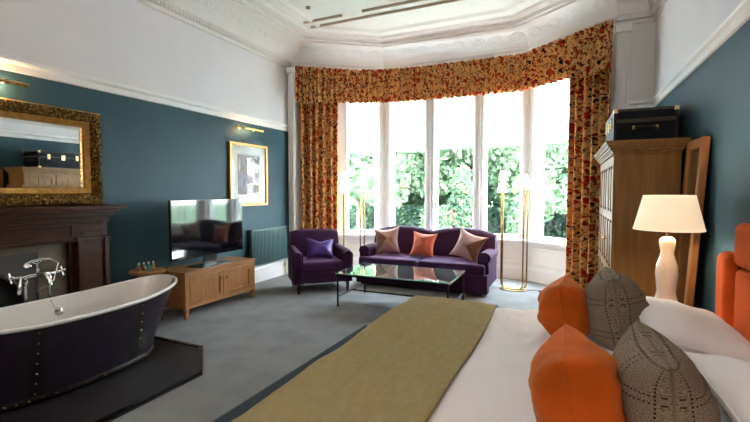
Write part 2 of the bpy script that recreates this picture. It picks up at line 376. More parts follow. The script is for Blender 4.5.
def struct(o): o['kind'] = 'structure'; return o

# ------------------------------------------------------------ room shell
XL, XR, YB, YF = -4.64, 1.05, -1.6, 6.65
ZR, ZC = 2.62, 4.22        # picture rail, ceiling
A, B, Cc, D, E_, F_, G = (XL,YB),(XR,YB),(XR,YF),(0.62,YF),(-0.57,7.55),(-3.22,7.55),(XL,6.5)
POLY = [A, B, Cc, D, E_, F_, G]
def offset_poly(poly, d):   # inward offset of a CCW polygon
    n = len(poly); res = []
    for i in range(n):
        p0, p1, p2 = Vector(poly[i-1]), Vector(poly[i]), Vector(poly[(i+1)%n])
        d1 = (p1-p0).normalized(); d2 = (p2-p1).normalized(); n1 = Vector((-d1.y, d1.x)); n2 = Vector((-d2.y, d2.x))
        b = (n1+n2); b = b/ b.length_squared*2 if b.length > 1e-6 else n1
        res.append(tuple(p1 + b*d))
    return res
def ring_sweep(mb, prof, poly=POLY, idx=None):
    # prof: list of (inward offset, z); mitred round the polygon. idx = edges to keep
    n = len(poly); rings = [[(x, y, z) for x, y in offset_poly(poly, o)] for o, z in prof]
    for i in (idx if idx is not None else range(n)):
        j = (i+1) % n
        for a, b in zip(rings, rings[1:]):
            mb._f([mb.bm.verts.new(a[i]), mb.bm.verts.new(a[j]), mb.bm.verts.new(b[j]), mb.bm.verts.new(b[i])])
    return mb
def plan_prism(poly, z0, z1): return MB().prism(poly, z0, z1)
OUT = offset_poly(POLY, -0.35)
struct(MB().prism(OUT, -0.1, 0.0).build('floor', M['carpet'], smooth=0))
struct(MB().prism(OUT, ZC, ZC+0.1).build('ceiling', M['ceiling'], smooth=0))
def side_wall(name, i, mats=('teal', 'upper'), split=True):
    j = (i+1) % 7; a, b, c, d = POLY[i], POLY[j], OUT[j], OUT[i]
    mb = MB(); mb.mi = 0
    if split:
        mb.prism([a, b, c, d], 0, ZR); mb.mi = 1; mb.prism([a, b, c, d], ZR, ZC)
    else: mb.prism([a, b, c, d], 0, ZC)
    struct(mb.build(name, [M[k] for k in mats], smooth=0))
side_wall('wall_left', 6); side_wall('wall_right', 1); side_wall('wall_back', 0)
side_wall('wall_front', 2, ('white', 'white'))

# picture rail on the two long walls, the back and the short front piece
rail = ring_sweep(MB(), [(0,ZR-0.02),(0.02,ZR-0.015),(0.022,ZR+0.045),(0.05,ZR+0.06),(0.055,ZR+0.075),(0.02,ZR+0.09),(0.018,ZR+0.11),(0,ZR+0.115)], idx=[6,0,1,2])
struct(rail.build('trim_1', M['gloss_white'], smooth=0))
base = ring_sweep(MB(), [(0,0),(0.03,0),(0.03,0.22),(0.018,0.245),(0.022,0.26),(0.008,0.285),(0,0.285)], idx=[6,0,1,2])
struct(base.build('baseboard_left', M['gloss_white'], smooth=0))
# cornice
prof = [(0,3.74),(0.03,3.745),(0.03,3.79),(0.06,3.80),(0.065,3.845),(0.085,3.86)]
for k in range(9):
    t = k/8*PI/2; prof.append((0.085 + 0.30*(1-math.cos(t)), 3.875 + 0.255*math.sin(t)))
prof += [(0.40,4.135),(0.40,4.16),(0.46,4.165),(0.46,4.19),(0.475,4.19),(0.475,4.205),(0.55,4.205),(0.60,4.18),(0.66,4.185),(0.68,4.22)]
struct(ring_sweep(MB(), prof).build('cornice', M['plaster'], smooth=50)).name = 'trim_2'
# bead and dart row under the cove, scrolling leaves on the cove
mb = MB()
den = offset_poly(POLY, 0.062)
for i in (1,2,3,4,5,6):
    p, q = Vector(den[i]), Vector(den[(i+1)%7]); L = (q-p).length; n = int(L/0.055); d = (q-p)/L; nr = Vector((-d.y, d.x))
    for k in range(n):
        c = p + d*(k+0.5)*L/n
        ang = math.atan2(d.y, d.x); mm = Matrix.Translation((c.x, c.y, 3.79)) @ Matrix.Rotation(ang, 4, 'Z')
        mb.box((-0.017,-0.005,0),(0.017,0.022,0.05), mm)
struct(mb.build('trim_3', M['plaster'], smooth=0))
mb = MB(); cov = offset_poly(POLY, 0.16); rnd = random.Random(3)
for i in (2,3,4,5,6):
    p, q = Vector(cov[i]), Vector(cov[(i+1)%7]); L = (q-p).length; d = (q-p)/L; nr = Vector((-d.y, d.x)); n = max(2, int(L/0.30)); ang = math.atan2(d.y, d.x)
    for k in range(n):
        c = p + d*(k+0.5)*L/n
        # scroll: spiral of a thin relief tube lying on the cove
        pts = []; sg = 1 if k % 2 else -1
        for s_ in range(22):
            t = s_/21; th = t*3.6*PI; rr = 0.105*(1-t*0.8)
            uu = rr*math.cos(th)*1.15*sg; vv = rr*math.sin(th)
            tt = min(1.0, max(0.05, 0.5 + vv*2.1)); a_ = tt*PI/2
            off = 0.30*(1-math.cos(a_)) - 0.16 + 0.085 ; zz = 3.875 + 0.255*math.sin(a_)
            w_ = c + d*uu + nr*off; pts.append((w_.x, w_.y, zz - 0.004))
        mb.tube(pts, [0.006*(1-0.4*s_/21) for s_ in range(22)], seg=6)
struct(mb.build('trim_4', M['plaster'], smooth=60))
# ceiling mouldings
def strip(mb, p, q, wd, z0=ZC-0.022):
    p, q = Vector(p), Vector(q); L = (q-p).length; mm = Matrix.Translation((p.x, p.y, 0)) @ Matrix.Rotation(math.atan2(q.y-p.y, q.x-p.x), 4, 'Z')
    mb.box((0,-wd/2,z0),(L,wd/2,ZC+0.01), mm); mb.box((0,-wd/4,z0-0.012),(L,wd/4,z0), mm)
mb = MB()
ring_sweep(mb, [(0.86,ZC),(0.88,ZC-0.025),(0.93,ZC-0.035),(0.96,ZC-0.012),(0.98,ZC)])
struct(mb.build('trim_5', M['plaster'], smooth=0))
mb = MB()
for a, b in (((-3.86,5.78),(-3.16,5.78)),((-2.82,5.78),(-1.3,5.78)),((-1.0,5.78),(0.1,5.78)),((-3.86,5.99),(0.1,5.99))): strip(mb, a, b, 0.035)
struct(mb.build('trim_6', M['beige_line'], smooth=0))
sd = MB(); sd.lathe([(0.0,ZC-0.02),(0.03,ZC-0.02),(0.045,ZC-0.001),(0.045,ZC)], (-3.5,5.35,0), 16)
tag(sd.build('ceiling_sprinkler', M['chrome']), 'small round chrome fitting set in the ceiling near the left cornice', 'ceiling fitting')

# ---------------- bay: dado, piers, head, windows
ZS, ZH = 0.70, 3.32
def frame_mat(p, q):     # local x along p->q, local y outward, z up
    p, q = Vector(p), Vector(q); d = (q-p).normalized()
    ang = math.atan2(d.y, d.x)
    return Matrix.Translation((p.x, p.y, 0)) @ Matrix.Rotation(ang, 4, 'Z'), (q-p).length
wn = [0]
def bay_wall(name, p, q, wins):
    # room is on the right-hand side when travelling p->q along +x with outward = +y
    mm, L = frame_mat(p, q); mb = MB(); T = 0.28
    mb.box((0,0,0),(L,T,ZS), mm); mb.box((0,0,ZH),(L,T,ZC), mm)
    xs = [0] + [v for a, b in wins for v in (a, b)] + [L]
    for a, b in zip(xs[::2], xs[1::2]):
        if b - a > 0.001: mb.box((a,0,ZS),(b,T,ZH), mm)
    struct(mb.build(name, M['gloss_white'], smooth=0))
    tr = MB()
    tr.box((0,-0.03,0),(L,0.0,0.20), mm); tr.box((0,-0.018,0.20),(L,0,0.225), mm)
    tr.box((0,-0.075,ZS-0.05),(L,0.1,ZS-0.012), mm); tr.box((0,-0.03,ZS-0.10),(L,0,ZS-0.05), mm)
    for a, b in wins:      # raised dado panel border under each window
        for (x0,z0,x1,z1) in ((a,0.29,b,0.315),(a,0.53,b,0.555),(a,0.29,a+0.025,0.555),(b-0.025,0.29,b,0.555)):
            tr.box((x0,-0.014,z0),(x1,0,z1), mm)
    for a, b in zip(xs[::2], xs[1::2]):   # beading on the piers
        if b - a > 0.06:
            c = (a+b)/2; tr.box((a+0.015,-0.012,ZS),(a+0.035,0,ZH), mm); tr.box((b-0.035,-0.012,ZS),(b-0.015,0,ZH), mm)
            if b - a > 0.15: tr.box((c-0.02,-0.022,ZS),(c+0.02,0,ZH), mm)
    nm = 'trim_%d' % (7 + wn[0]); struct(tr.build(nm, M['gloss_white'], smooth=0, bevel=0.004, bseg=2))
    for a, b in wins:
        wn[0] += 1
        root = empty('window_%d' % wn[0], mm @ Vector(((a+b)/2, 0.1, ZS)), mm.to_euler().z); root['kind'] = 'structure'
        hw = (b-a)/2; H_ = ZH-ZS
        f = MB(); fw = 0.045
        f.box((-hw,-0.02,0),(-hw+fw,0.05,H_)).box((hw-fw,-0.02,0),(hw,0.05,H_)).box((-hw,-0.02,0),(hw,0.05,0.06)).box((-hw,-0.02,H_-fw),(hw,0.05,H_))
        f.box((-hw+fw,0.0,1.62),(hw-fw,0.04,1.665))
        f.build('window_frame', M['gloss_white'], root, smooth=0, bevel=0.004, bseg=2)
        g = MB(); g.box((-hw+fw,0.018,0.06),(hw-fw,0.024,H_-fw)); g.build('pane', M['glass'], root, smooth=0)
        b0 = MB(); zt = H_-0.06; zb = 2.30-ZS
        b0.grid(lambda u, v, hw=hw: Vector((-hw+0.03+u*(2*hw-0.06), -0.052+0.002*math.sin(u*9), zb+v*(zt-zb))), 6, 8)
        lab = {1:'white roller blind half down in the leftmost bay window',2:'white roller blind half down behind the left end of the sofa',3:'white roller blind half down in the middle window above the sofa',
               4:'white roller blind half down in the window behind the right floor lamp',5:'white roller blind half down in the angled window beside the right curtain'}[wn[0]]
        br = empty('roller_blind', root.location, mm.to_euler().z); tag(br, lab, 'blind', 'roller blinds in the bay')
        b0.build('blind_fabric', M['blind'], br, smooth=0, solid=0.001)
        bar = MB(); bar.box((-hw+0.03,-0.058,zb-0.022),(hw-0.03,-0.046,zb)); bar.build('bottom_bar', M['gloss_white'], br, smooth=0)
        rl = MB(); rl.tube([(-hw+0.02,-0.05,zt+0.02),(hw-0.02,-0.05,zt+0.02)], 0.022); rl.build('roller', M['gloss_white'], br)
bay_wall('wall_bay_left', G, F_, [(1.05,1.66)])
bay_wall('wall_bay_front', F_, E_, [(0.13,0.85),(1.01,1.75),(1.91,2.55)])
bay_wall('wall_bay_right', E_, D, [(0.10,0.80)])

# pilasters at the mouths of the bay
for (x0, x1, y, n_) in ((XL+0.03, XL+0.16, 6.42, 10), (0.60, 0.76, YF-0.005, 11)):
    p = MB(); dpt = 0.05
    p.box((x0,y-dpt,0),(x1,y+0.2,3.74))
    for k in range(3):
        xx = x0 + (x1-x0)*(k+0.5)/3; p.box((xx-0.012,y-dpt-0.018,0.35),(xx+0.012,y-dpt,3.62))
    p.box((x0-0.015,y-dpt-0.03,3.64),(x1+0.015,y+0.1,3.74)); p.box((x0-0.015,y-dpt-0.02,0),(x1+0.015,y+0.1,0.30))
    struct(p.build('trim_%d' % n_, M['gloss_white'], smooth=0, bevel=0.004, bseg=2))

# ------------------------------------------------------------ curtains and valance
def path_fn(pts):
    pts = [Vector(p) for p in pts]; ls = [0]
    for a, b in zip(pts, pts[1:]): ls.append(ls[-1] + (b-a).length)
    def f(s):
        s = min(max(s, 0), ls[-1]-1e-6)
        for i in range(len(pts)-1):
            if s <= ls[i+1]:
                t = (s-ls[i])/(ls[i+1]-ls[i]); d = (pts[i+1]-pts[i]).normalized(); return pts[i].lerp(pts[i+1], t), Vector((d.y, -d.x))
    return f, ls[-1]
def smooth_path(pts, n=3):
    pts = [Vector(p) for p in pts]
    for _ in range(n):
        q = [pts[0]]
        for a, b in zip(pts, pts[1:]): q += [a.lerp(b, 0.25), a.lerp(b, 0.75)]
        q.append(pts[-1]); pts = q
    return pts
def curtain(name, pts, z0, z1, amp, period, label, cat, seed, flare=0.0, hem=0.0, bottom=1.0, parent=None):
    f, L = path_fn(pts); n = int(L/period*12)
    rr = random.Random(seed); ph = [rr.uniform(-0.5, 0.5) for _ in range(400)]
    def fn(u, v):
        s = u*L; k = s/period; i = int(k) % 400
        p, nr = f(L/2 + (s-L/2)*(bottom + (1-bottom)*v))
        a = amp*(0.75 + 0.5*ph[i])*(1.15 - 0.35*v)
        w_ = math.sin(2*PI*(k + 0.12*math.sin(k*2.1+seed))); w_ = math.copysign(abs(w_)**0.85, w_)
        off = a*w_ + flare*(1-v)**2
        z = z0 + (z1-z0)*v - hem*(1-v)*(0.5+0.5*math.sin(2*PI*k*0.5+1))
        return Vector((p.x + nr.x*off, p.y + nr.y*off, z))
    mb = MB(); nv = 14
    mb.grid(fn, n, nv, uvf=lambda u, v: (u*L*1.5, z0+(z1-z0)*v))
    o = mb.build(name, M['floral'], parent, smooth=60, solid=0.004)
    if label: tag(o, label, cat)
    return o
def along(p, q, s0, s1, inn):
    p, q = Vector(p), Vector(q); d = (q-p).normalized(); n = Vector((d.y, -d.x)); return [p + d*s0 + n*inn, p + d*s1 + n*inn]
curtain('curtain', along(G, F_, 0.16, 0.86, 0.13), 0.01, 3.58, 0.08, 0.13, 'floor length floral chintz curtain beside the purple armchair', 'curtain', 2, bottom=0.95)
curtain('curtain', along(E_, D, 0.86, 1.53, 0.13), 0.01, 3.58, 0.08, 0.125, 'floor length floral chintz curtain beside the wardrobe', 'curtain', 5, bottom=0.96)
vp = [along(G, F_, 0.06, 0.3, 0.24)[0]] ; g_in = offset_poly(POLY, 0.285)
vp = [along(G, F_, 0.08, 0.3, 0.275)[0], along(G, F_, 0.02, 0.3, 0.285)[1], Vector(g_in[5]), Vector(g_in[4]), along(E_, D, 0, 1.61, 0.31)[1]]
vs_ = [vp[0]] + smooth_path(vp[1:4], 2)[0:] + [vp[4]]
val = curtain('valance', vs_, 3.13, 3.735, 0.052, 0.10, 'gathered floral chintz valance running round the top of the bay', 'valance', 9, flare=0.05, hem=0.015)
f_, L_ = path_fn(vs_)
for s0, s1 in ((0.0, 0.42), (L_-0.50, L_)):
    def fn(u, v, s0=s0, s1=s1):
        p, nr = f_(s0+(s1-s0)*u); off = 0.075 + 0.03*math.sin(u*42) + 0.08*(1-v)**2; return Vector((p.x+nr.x*off, p.y+nr.y*off, 3.09+0.62*v - 0.04*(1-v)*math.sin(u*PI)))
    v2 = MB(); v2.grid(fn, 60, 10, uvf=lambda u, v: (u*0.9+3, v*0.7))
    v2.build('end_swag', M['floral'], val, smooth=60, solid=0.004)

# ------------------------------------------------------------ cushions
def cushion_mesh(w, h, t, seed=0, pinch=0.10, chop=0.0, n=26, e=0.60):
    mb = MB(); off = Vector((seed*3.1, seed*1.7, 0))
    def sd(sg):
        def fn(a, b):
            u, v = a*2-1, b*2-1
            u = math.sin(u*PI/2)*0.5+u*0.5; v = math.sin(v*PI/2)*0.5+v*0.5
            x = w/2*u*(1-pinch*(1-v*v)); z = h/2*v*(1-pinch*(1-u*u))
            th = max(0, (1-abs(u)**2.3)*(1-abs(v)**2.3))**e
            nz = noise.noise(Vector((u*2.0, v*2.0, sg)) + off)*0.17 + noise.noise(Vector((u*5, v*5, sg*2)) + off)*0.05
            edge = 1-th
            if chop: z -= chop*h*max(0, v)**1.5*math.exp(-(u/0.38)**2)
            rip = 0.006*edge*math.sin(math.atan2(v, u)*14+seed)*th
            return Vector((x, sg*(t/2*th*(1+nz)+rip), z))
        return fn
    for sg in (1, -1): mb.grid(sd(sg), n, n, uvf=lambda a, b: (a-0.5, b-0.5))
    return mb
def cushion(name, w, h, t, m, loc, rot, label, cat='cushion', group=None, seed=0, pinch=0.10, chop=0.0, e=0.60, piping=None, lift=True):
    """rot: Euler; the cushion stands in its local XZ plane, centred"""
    o = cushion_mesh(w, h, t, seed, pinch, chop, e=e).build(name, m, smooth=70, weld=True, loc=loc, rot=rot)
    tag(o, label, cat, group)
    pp = MB(); pts = []
    for side in range(4):
        for k in range(16):
            q = -1+2*k/16
            u, v = [(q,-1),(1,q),(-q,1),(-1,-q)][side]
            zz = h/2*v*(1-pinch*(1-u*u))
            if chop: zz -= chop*h*max(0, v)**1.5*math.exp(-(u/0.38)**2)
            pts.append((w/2*u*(1-pinch*(1-v*v)), 0, zz))
    pp.tube(pts, 0.0045 if piping is None else 0.006, 6, closed=True)
    pp.build('seam', piping or m, o)
    return o

# ------------------------------------------------------------ sofa
def roll_arm(mb, x, y0, y1, wdt, zt, sgn):
    # rolled arm cross-section in XZ, swept along Y; sgn = outward direction
    pts = []; r = 0.085
    pts.append((-wdt/2, 0.10)); pts.append((-wdt/2, zt-2*r))
    for k in range(13):
        a = PI*1.0 + 0.2 - (PI*1.35)*k/12
        pts.append((0.01 + sgn*0.0 + (r+0.012)*math.cos(a), zt-r+r*math.sin(a)))
    pts.append((wdt/2, zt-2*r-0.02)); pts.append((wdt/2, 0.10))
    pts = [(x + sgn*a, z) for a, z in pts]
    f = [mb.bm.verts.new((a, y0, z)) for a, z in pts]; b = [mb.bm.verts.new((a, y1, z)) for a, z in pts]
    mb._f(f); mb._f(b[::-1])
    for i in range(len(pts)):
        j = (i+1) % len(pts); mb._f([f[i], b[i], b[j], f[j]])
def sofa():
    t = tag(empty('sofa', (-2.03, 6.07, 0), R(-1.0)), 'aubergine velvet two seat sofa with a double humped back under the window', 'sofa')
    W = 1.05
    b = MB(); b.box((-W+0.05,0.03,0.07),(W-0.05,0.86,0.30)); b.build('base', M['velvet'], t, bevel=0.03)
    for sx in (-1, 1):
        c = MB(); x0, x1 = (-W+0.17, -0.004) if sx < 0 else (0.004, W-0.17)
        c.prism([(x0,0.66),(x0,0.10),(x0-0.13,0.09),(x0-0.13,-0.03),(x1,-0.03),(x1,0.66)] if sx < 0 else [(x0,0.66),(x0,-0.03),(x1+0.13,-0.03),(x1+0.13,0.09),(x1,0.10),(x1,0.66)], 0.30, 0.455); c.build('seat_cushion', M['velvet_seat'], t, bevel=0.045, bseg=5)
        p = MB(); pth = [(x0-(0.10 if sx < 0 else -0.03),-0.031,0.425),(x1+(0.10 if sx > 0 else -0.03),-0.031,0.425)]; p.tube(pth, 0.006, 6); p.build('piping', M['velvet'], t)
    # camel back with two humps
    def top(u): # u -1..1
        return 0.83 + 0.075*abs(math.sin(PI*u))**0.7*(1 if True else 0) + 0.01 - 0.02*abs(u)**6
    m = MB(); nx = 48; prof = []
    def fn(a, b_):
        u = a*2-1; x = u*(W-0.01); zt = top(u); th = 0.19
        # b_ runs up the front, over the top, down the back
        if b_ < 0.45: s_ = b_/0.45; z = 0.30+(zt-0.10-0.30)*s_; y = 0.62+0.07*s_ - 0.03*math.sin(PI*s_)
        elif b_ < 0.7: an = (b_-0.45)/0.25*PI; y = 0.69+th/2 - th/2*math.cos(an); z = zt-0.10+0.10*math.sin(an)
        else: s_ = (b_-0.7)/0.3; y = 0.69+th - 0.02*s_; z = zt-0.10-(zt-0.2)*s_
        if 0 < b_ < 0.7: y -= 0.0
        return Vector((x, y, z))
    m.grid(fn, nx, 28)
    m.bm.verts.ensure_lookup_table()
    e0 = [m.bm.verts[j*(nx+1)] for j in range(29)]; e1 = [m.bm.verts[j*(nx+1)+nx] for j in range(29)]
    m._f(e0); m._f(e1[::-1])
    m.build('backrest', M['velvet'], t, smooth=50)
    for sx in (-1, 1):
        a = MB(); roll_arm(a, sx*(W-0.085), 0.12, 0.80, 0.16, 0.62, sx); ar = a.build('armrest', M['velvet'], t, smooth=50, bevel=0.012)
        pl = MB(); pl.lathe([(0.0,0),(0.062,0),(0.066,0.004),(0.06,0.012),(0.0,0.014)], (0,0,0), 20, Matrix.Translation((sx*(W-0.078),0.12,0.535)) @ Matrix.Rotation(R(90),4,'X'), cap=False); pl.build('scroll_facing', M['velvet_seat'], ar)
    v = MB()
    v.box((-W+0.0,-0.02,0.035),(W-0.0,0.14,0.305)); v.build('front_panel', M['velvet'], t, bevel=0.012)
    for sx in (-1,1):
        for y in (0.04, 0.80):
            l = MB(); l.frustum((sx*(W-0.10),y,0),(0.018,0.018),(sx*(W-0.10),y,0.08),(0.028,0.028)); l.build('leg', M['mahogany'], t, smooth=0)
sofa()
M['patch_a'] = m_patch('pink_taupe_velvet_patchwork', (0.50,0.27,0.25), (0.36,0.20,0.18), (0.12,0.055,0.03), (0.44,0.25,0.24), 1, 0.12)
M['patch_b'] = m_patch('pink_brown_velvet_patchwork', (0.50,0.28,0.27), (0.20,0.075,0.03), (0.42,0.25,0.25), (0.44,0.27,0.27), 1, -0.05)
M['coral'] = m_patch('coral_velvet', (0.66,0.125,0.055), (0.60,0.11,0.045), (0.72,0.17,0.08), (0.52,0.09,0.035))
cushion('throw_cushion', 0.47, 0.47, 0.17, M['patch_a'], (-2.72,6.52,0.675), (R(-18),R(-8),R(3)), 'pink and taupe pieced cushion at the left end of the sofa', group=None, seed=1, pinch=0.2)
cushion('throw_cushion', 0.42, 0.42, 0.16, M['coral'], (-2.08,6.52,0.645), (R(-18),R(4),R(-2)), 'coral orange cushion in the middle of the sofa', seed=2, pinch=0.2)
cushion('throw_cushion', 0.47, 0.47, 0.17, M['patch_b'], (-1.34,6.47,0.665), (R(-20),R(17),R(-12)), 'pink cushion with a brown corner at the right end of the sofa', seed=3, pinch=0.2)

# ------------------------------------------------------------ armchair
def armchair():
    t = tag(empty('armchair', (-3.48, 5.57, 0), R(44)), 'aubergine velvet armchair with piped arm fronts beside the radiator', 'armchair')
    W = 0.43
    b = MB(); b.box((-W+0.05,-0.36,0.15),(W-0.05,0.36,0.33)); b.build('base', M['velvet'], t, bevel=0.025)
    c = MB(); c.box((-W+0.12,-0.37,0.33),(W-0.12,0.26,0.47)); c.build('seat_cushion', M['velvet_seat'], t, bevel=0.04, bseg=5)
    k = MB()
    def fn(a, b_):
        u = a*2-1; x = u*(W-0.035)*(1-0.03*b_); zt = 0.90 - 0.035*abs(u)**5; th = 0.15; y0 = 0.20
        if b_ < 0.45: s_ = b_/0.45; z = 0.33+(zt-0.07-0.33)*s_; y = y0+0.09*s_-0.03*math.sin(PI*s_)*(1-u*u)
        elif b_ < 0.7: an = (b_-0.45)/0.25*PI; y = y0+0.09+th/2-th/2*math.cos(an); z = zt-0.07+0.07*math.sin(an)
        else: s_ = (b_-0.7)/0.3; y = y0+0.09+th-0.06*s_; z = zt-0.07-(zt-0.22)*s_
        return Vector((x, y, z))
    k.grid(fn, 20, 28); k.bm.verts.ensure_lookup_table()
    k._f([k.bm.verts[j*21] for j in range(29)]); k._f([k.bm.verts[j*21+20] for j in range(29)][::-1])
    k.build('backrest', M['velvet'], t, smooth=60)
    for s in (-1, 1):
        a = MB()
        # arm: swept down toward the front, rounded top
        n = 14; secs = []
        for i in range(n+1):
            q = i/n; y = 0.30-0.66*q; zt = 0.66-0.03*q - 0.02*max(0, q-0.8)*5
            hw = 0.058 + 0.012*q
            ring = []
            ring.append((s*(W-0.06)-hw, 0.15)); 
            for m_ in range(9):
                an = PI-PI*m_/8; ring.append((s*(W-0.06+0.01*q)+hw*math.cos(an)*1.05, zt-0.055+0.055*math.sin(an)))
            ring.append((s*(W-0.06)+hw, 0.15))
            secs.append([a.bm.verts.new((x, y, z)) for x, z in ring])
        for p, q_ in zip(secs, secs[1:]):
            for i in range(len(p)): a._f([p[i], p[(i+1)%len(p)], q_[(i+1)%len(p)], q_[i]])
        a._f(secs[0]); a._f(secs[-1][::-1])
        ar = a.build('armrest', M['velvet'], t, smooth=50)
        pl = MB(); 
        for (dx) in (-0.045, 0.045):
            pl.tube([(s*(W-0.05)+dx,-0.365,0.18),(s*(W-0.05)+dx*1.05,-0.368,0.45),(s*(W-0.05)+dx,-0.366,0.575)] , 0.007, 8)
        pl.tube([(s*(W-0.05)+0.045*math.cos(x_),-0.366,0.575+0.04*math.sin(x_)) for x_ in [PI*k_/8 for k_ in range(9)]], 0.007, 8)
        pl.build('arm_piping', M['velvet_seat'], ar)
    for sx in (-1, 1):
        l = MB(); l.frustum((sx*(W-0.06),-0.335,0),(0.014,0.014),(sx*(W-0.06),-0.325,0.16),(0.026,0.026)); l.build('leg', M['mahogany'], t, smooth=0)
        l = MB(); l.frustum((sx*(W-0.08),0.37,0),(0.014,0.014),(sx*(W-0.08),0.33,0.17),(0.026,0.026)); l.build('leg', M['mahogany'], t, smooth=0)
armchair()
cushion('throw_cushion', 0.44, 0.33, 0.14, M['violet'], (-3.45,5.57,0.62), (R(-24),R(4),R(42)), 'bright violet cushion on the purple armchair', seed=5, pinch=0.16, chop=0.1)

# ------------------------------------------------------------ coffee table
def coffee_table():
    t = tag(empty('coffee_table', (-1.96,5.19,0)), 'low black metal coffee table with a mirror-bright glass top before the sofa', 'table')
    hx, hy, H = 0.755, 0.43, 0.44
    g, gt, gb = newmat('bright_tinted_glass_top'); gb.inputs['Base Color'].default_value = (0.55, 0.62, 0.60, 1); gb.inputs['Metallic'].default_value = 0.9; gb.inputs['Roughness'].default_value = 0.02
    ge = mat('green_glass_edge', (0.18, 0.42, 0.36), 0.1, coat=0.5)
    a = MB(); a.box((-hx,-hy,H-0.012),(hx,hy,H)); a.build('glass_top', g, t, smooth=0)
    e = MB()
    for (p, q) in (((-hx-0.004,-hy-0.004),(hx+0.004,-hy)),((-hx-0.004,hy),(hx+0.004,hy+0.004)),((-hx-0.004,-hy),(-hx,hy)),((hx,-hy),(hx+0.004,hy))):
        e.box((p[0],p[1],H-0.013),(q[0],q[1],H+0.001))
    e.build('glass_edge', ge, t, smooth=0)
    f = MB(); w_ = 0.012
    for y in (-hy+0.015, hy-0.015): f.box((-hx+0.01,y-w_,H-0.034),(hx-0.01,y+w_,H-0.012))
    for x in (-hx+0.015, hx-0.015): f.box((x-w_,-hy+0.03,H-0.034),(x+w_,hy-0.03,H-0.012))
    f.build('top_frame', M['black_metal'], t, smooth=0)
    for sx in (-1,1):
        for sy in (-1,1):
            l = MB(); x, y = sx*(hx-0.02), sy*(hy-0.02); l.tube([(x,y,0),(x,y,H-0.03)], 0.013, 10); l.lathe([(0.017,0),(0.017,0.015)], (x,y,0), 12); l.build('leg', M['black_metal'], t)
        r = MB(); r.tube([(sx*(hx-0.02),-hy+0.02,0.13),(sx*(hx-0.02),hy-0.02,0.13)], 0.010, 8); r.build('end_rail', M['black_metal'], t)
    r = MB(); r.tube([(-hx+0.02,0.0,0.13),(hx-0.02,0.0,0.13)], 0.010, 8); r.build('stretcher', M['black_metal'], t)
coffee_table()

# ------------------------------------------------------------ floor lamps
def floor_lamp(loc, rz, label):
    t = tag(empty('floor_lamp', loc, rz), label, 'lamp', None)
    hs = [1.80, 1.62, 1.74, 1.66]; xs = [(-0.15,-0.06),(-0.19,0.05),(0.15,-0.05),(0.19,0.06)]
    # two U-shaped loops of tube, a shade on each of the four ends
    for (i, j) in ((0, 2), (1, 3)):
        (x0, y0), (x1, y1) = xs[i], xs[j]; r = 0.07; pts = [(x0,y0,hs[i]-0.13)]
        for k in range(7): a = PI+PI/2*k/6; pts.append((x0+r+r*math.cos(a), y0, 0.03+r+r*math.sin(a)))
        for k in range(7): a = -PI/2+PI/2*k/6; pts.append((x1-r+r*math.cos(a), y1, 0.03+r+r*math.sin(a)))
        pts.append((x1,y1,hs[j]-0.13)); m = MB(); m.tube(pts, 0.011, 10); m.build('tube_loop', M['brass'], t)
    ring = MB(); ring.tube([(0.19*math.cos(2*PI*k/32), 0.12*math.sin(2*PI*k/32), 0.012) for k in range(32)], 0.012, 8, closed=True); ring.build('base_ring', M['brass_soft'], t)
    hb = MB(); hb.lathe([(0.045,0.0),(0.05,0.01),(0.05,0.03),(0.03,0.045)], (0,0,0), 16); hb.build('base_hub', M['brass_soft'], t)
    for i, (x, y) in enumerate(xs):
        s = MB(); z = hs[i]; s.lathe([(0.072,z-0.13),(0.045,z+0.02)], (x,y,0), 20, cap=False); sh = s.build('lamp_shade', M['small_shade'], t, solid=0.002)
        b = MB(); b.lathe([(0.012,z-0.14),(0.014,z-0.09),(0.010,z-0.085)], (x,y,0), 10); b.build('bulb_holder', M['brass_soft'], sh)
        ld = bpy.data.lights.new('bulb', 'POINT'); ld.energy = 2.6; ld.color = (1, 0.72, 0.40); ld.shadow_soft_size = 0.03
        lo = bpy.data.objects.new('bulb', ld); COL.objects.link(lo); lo.parent = t; lo.location = (x, y, z-0.05)
floor_lamp((-0.70,6.68,0), R(-4), 'brass floor lamp with small lit shades right of the sofa')
floor_lamp((-3.42,6.62,0), R(10), 'brass floor lamp with small lit shades behind the armchair')
pc = MB(); pc.tube([(-0.52,6.72,0.008),(-0.40,6.76,0.008),(-0.26,6.70,0.008),(-0.10,6.78,0.008)], 0.005, 6); pc.box((-0.33,6.68,0.0),(-0.25,6.73,0.022))
tag(pc.build('power_cord', M['socket']), 'dark cord with an inline switch on the carpet right of the floor lamp', 'cord')

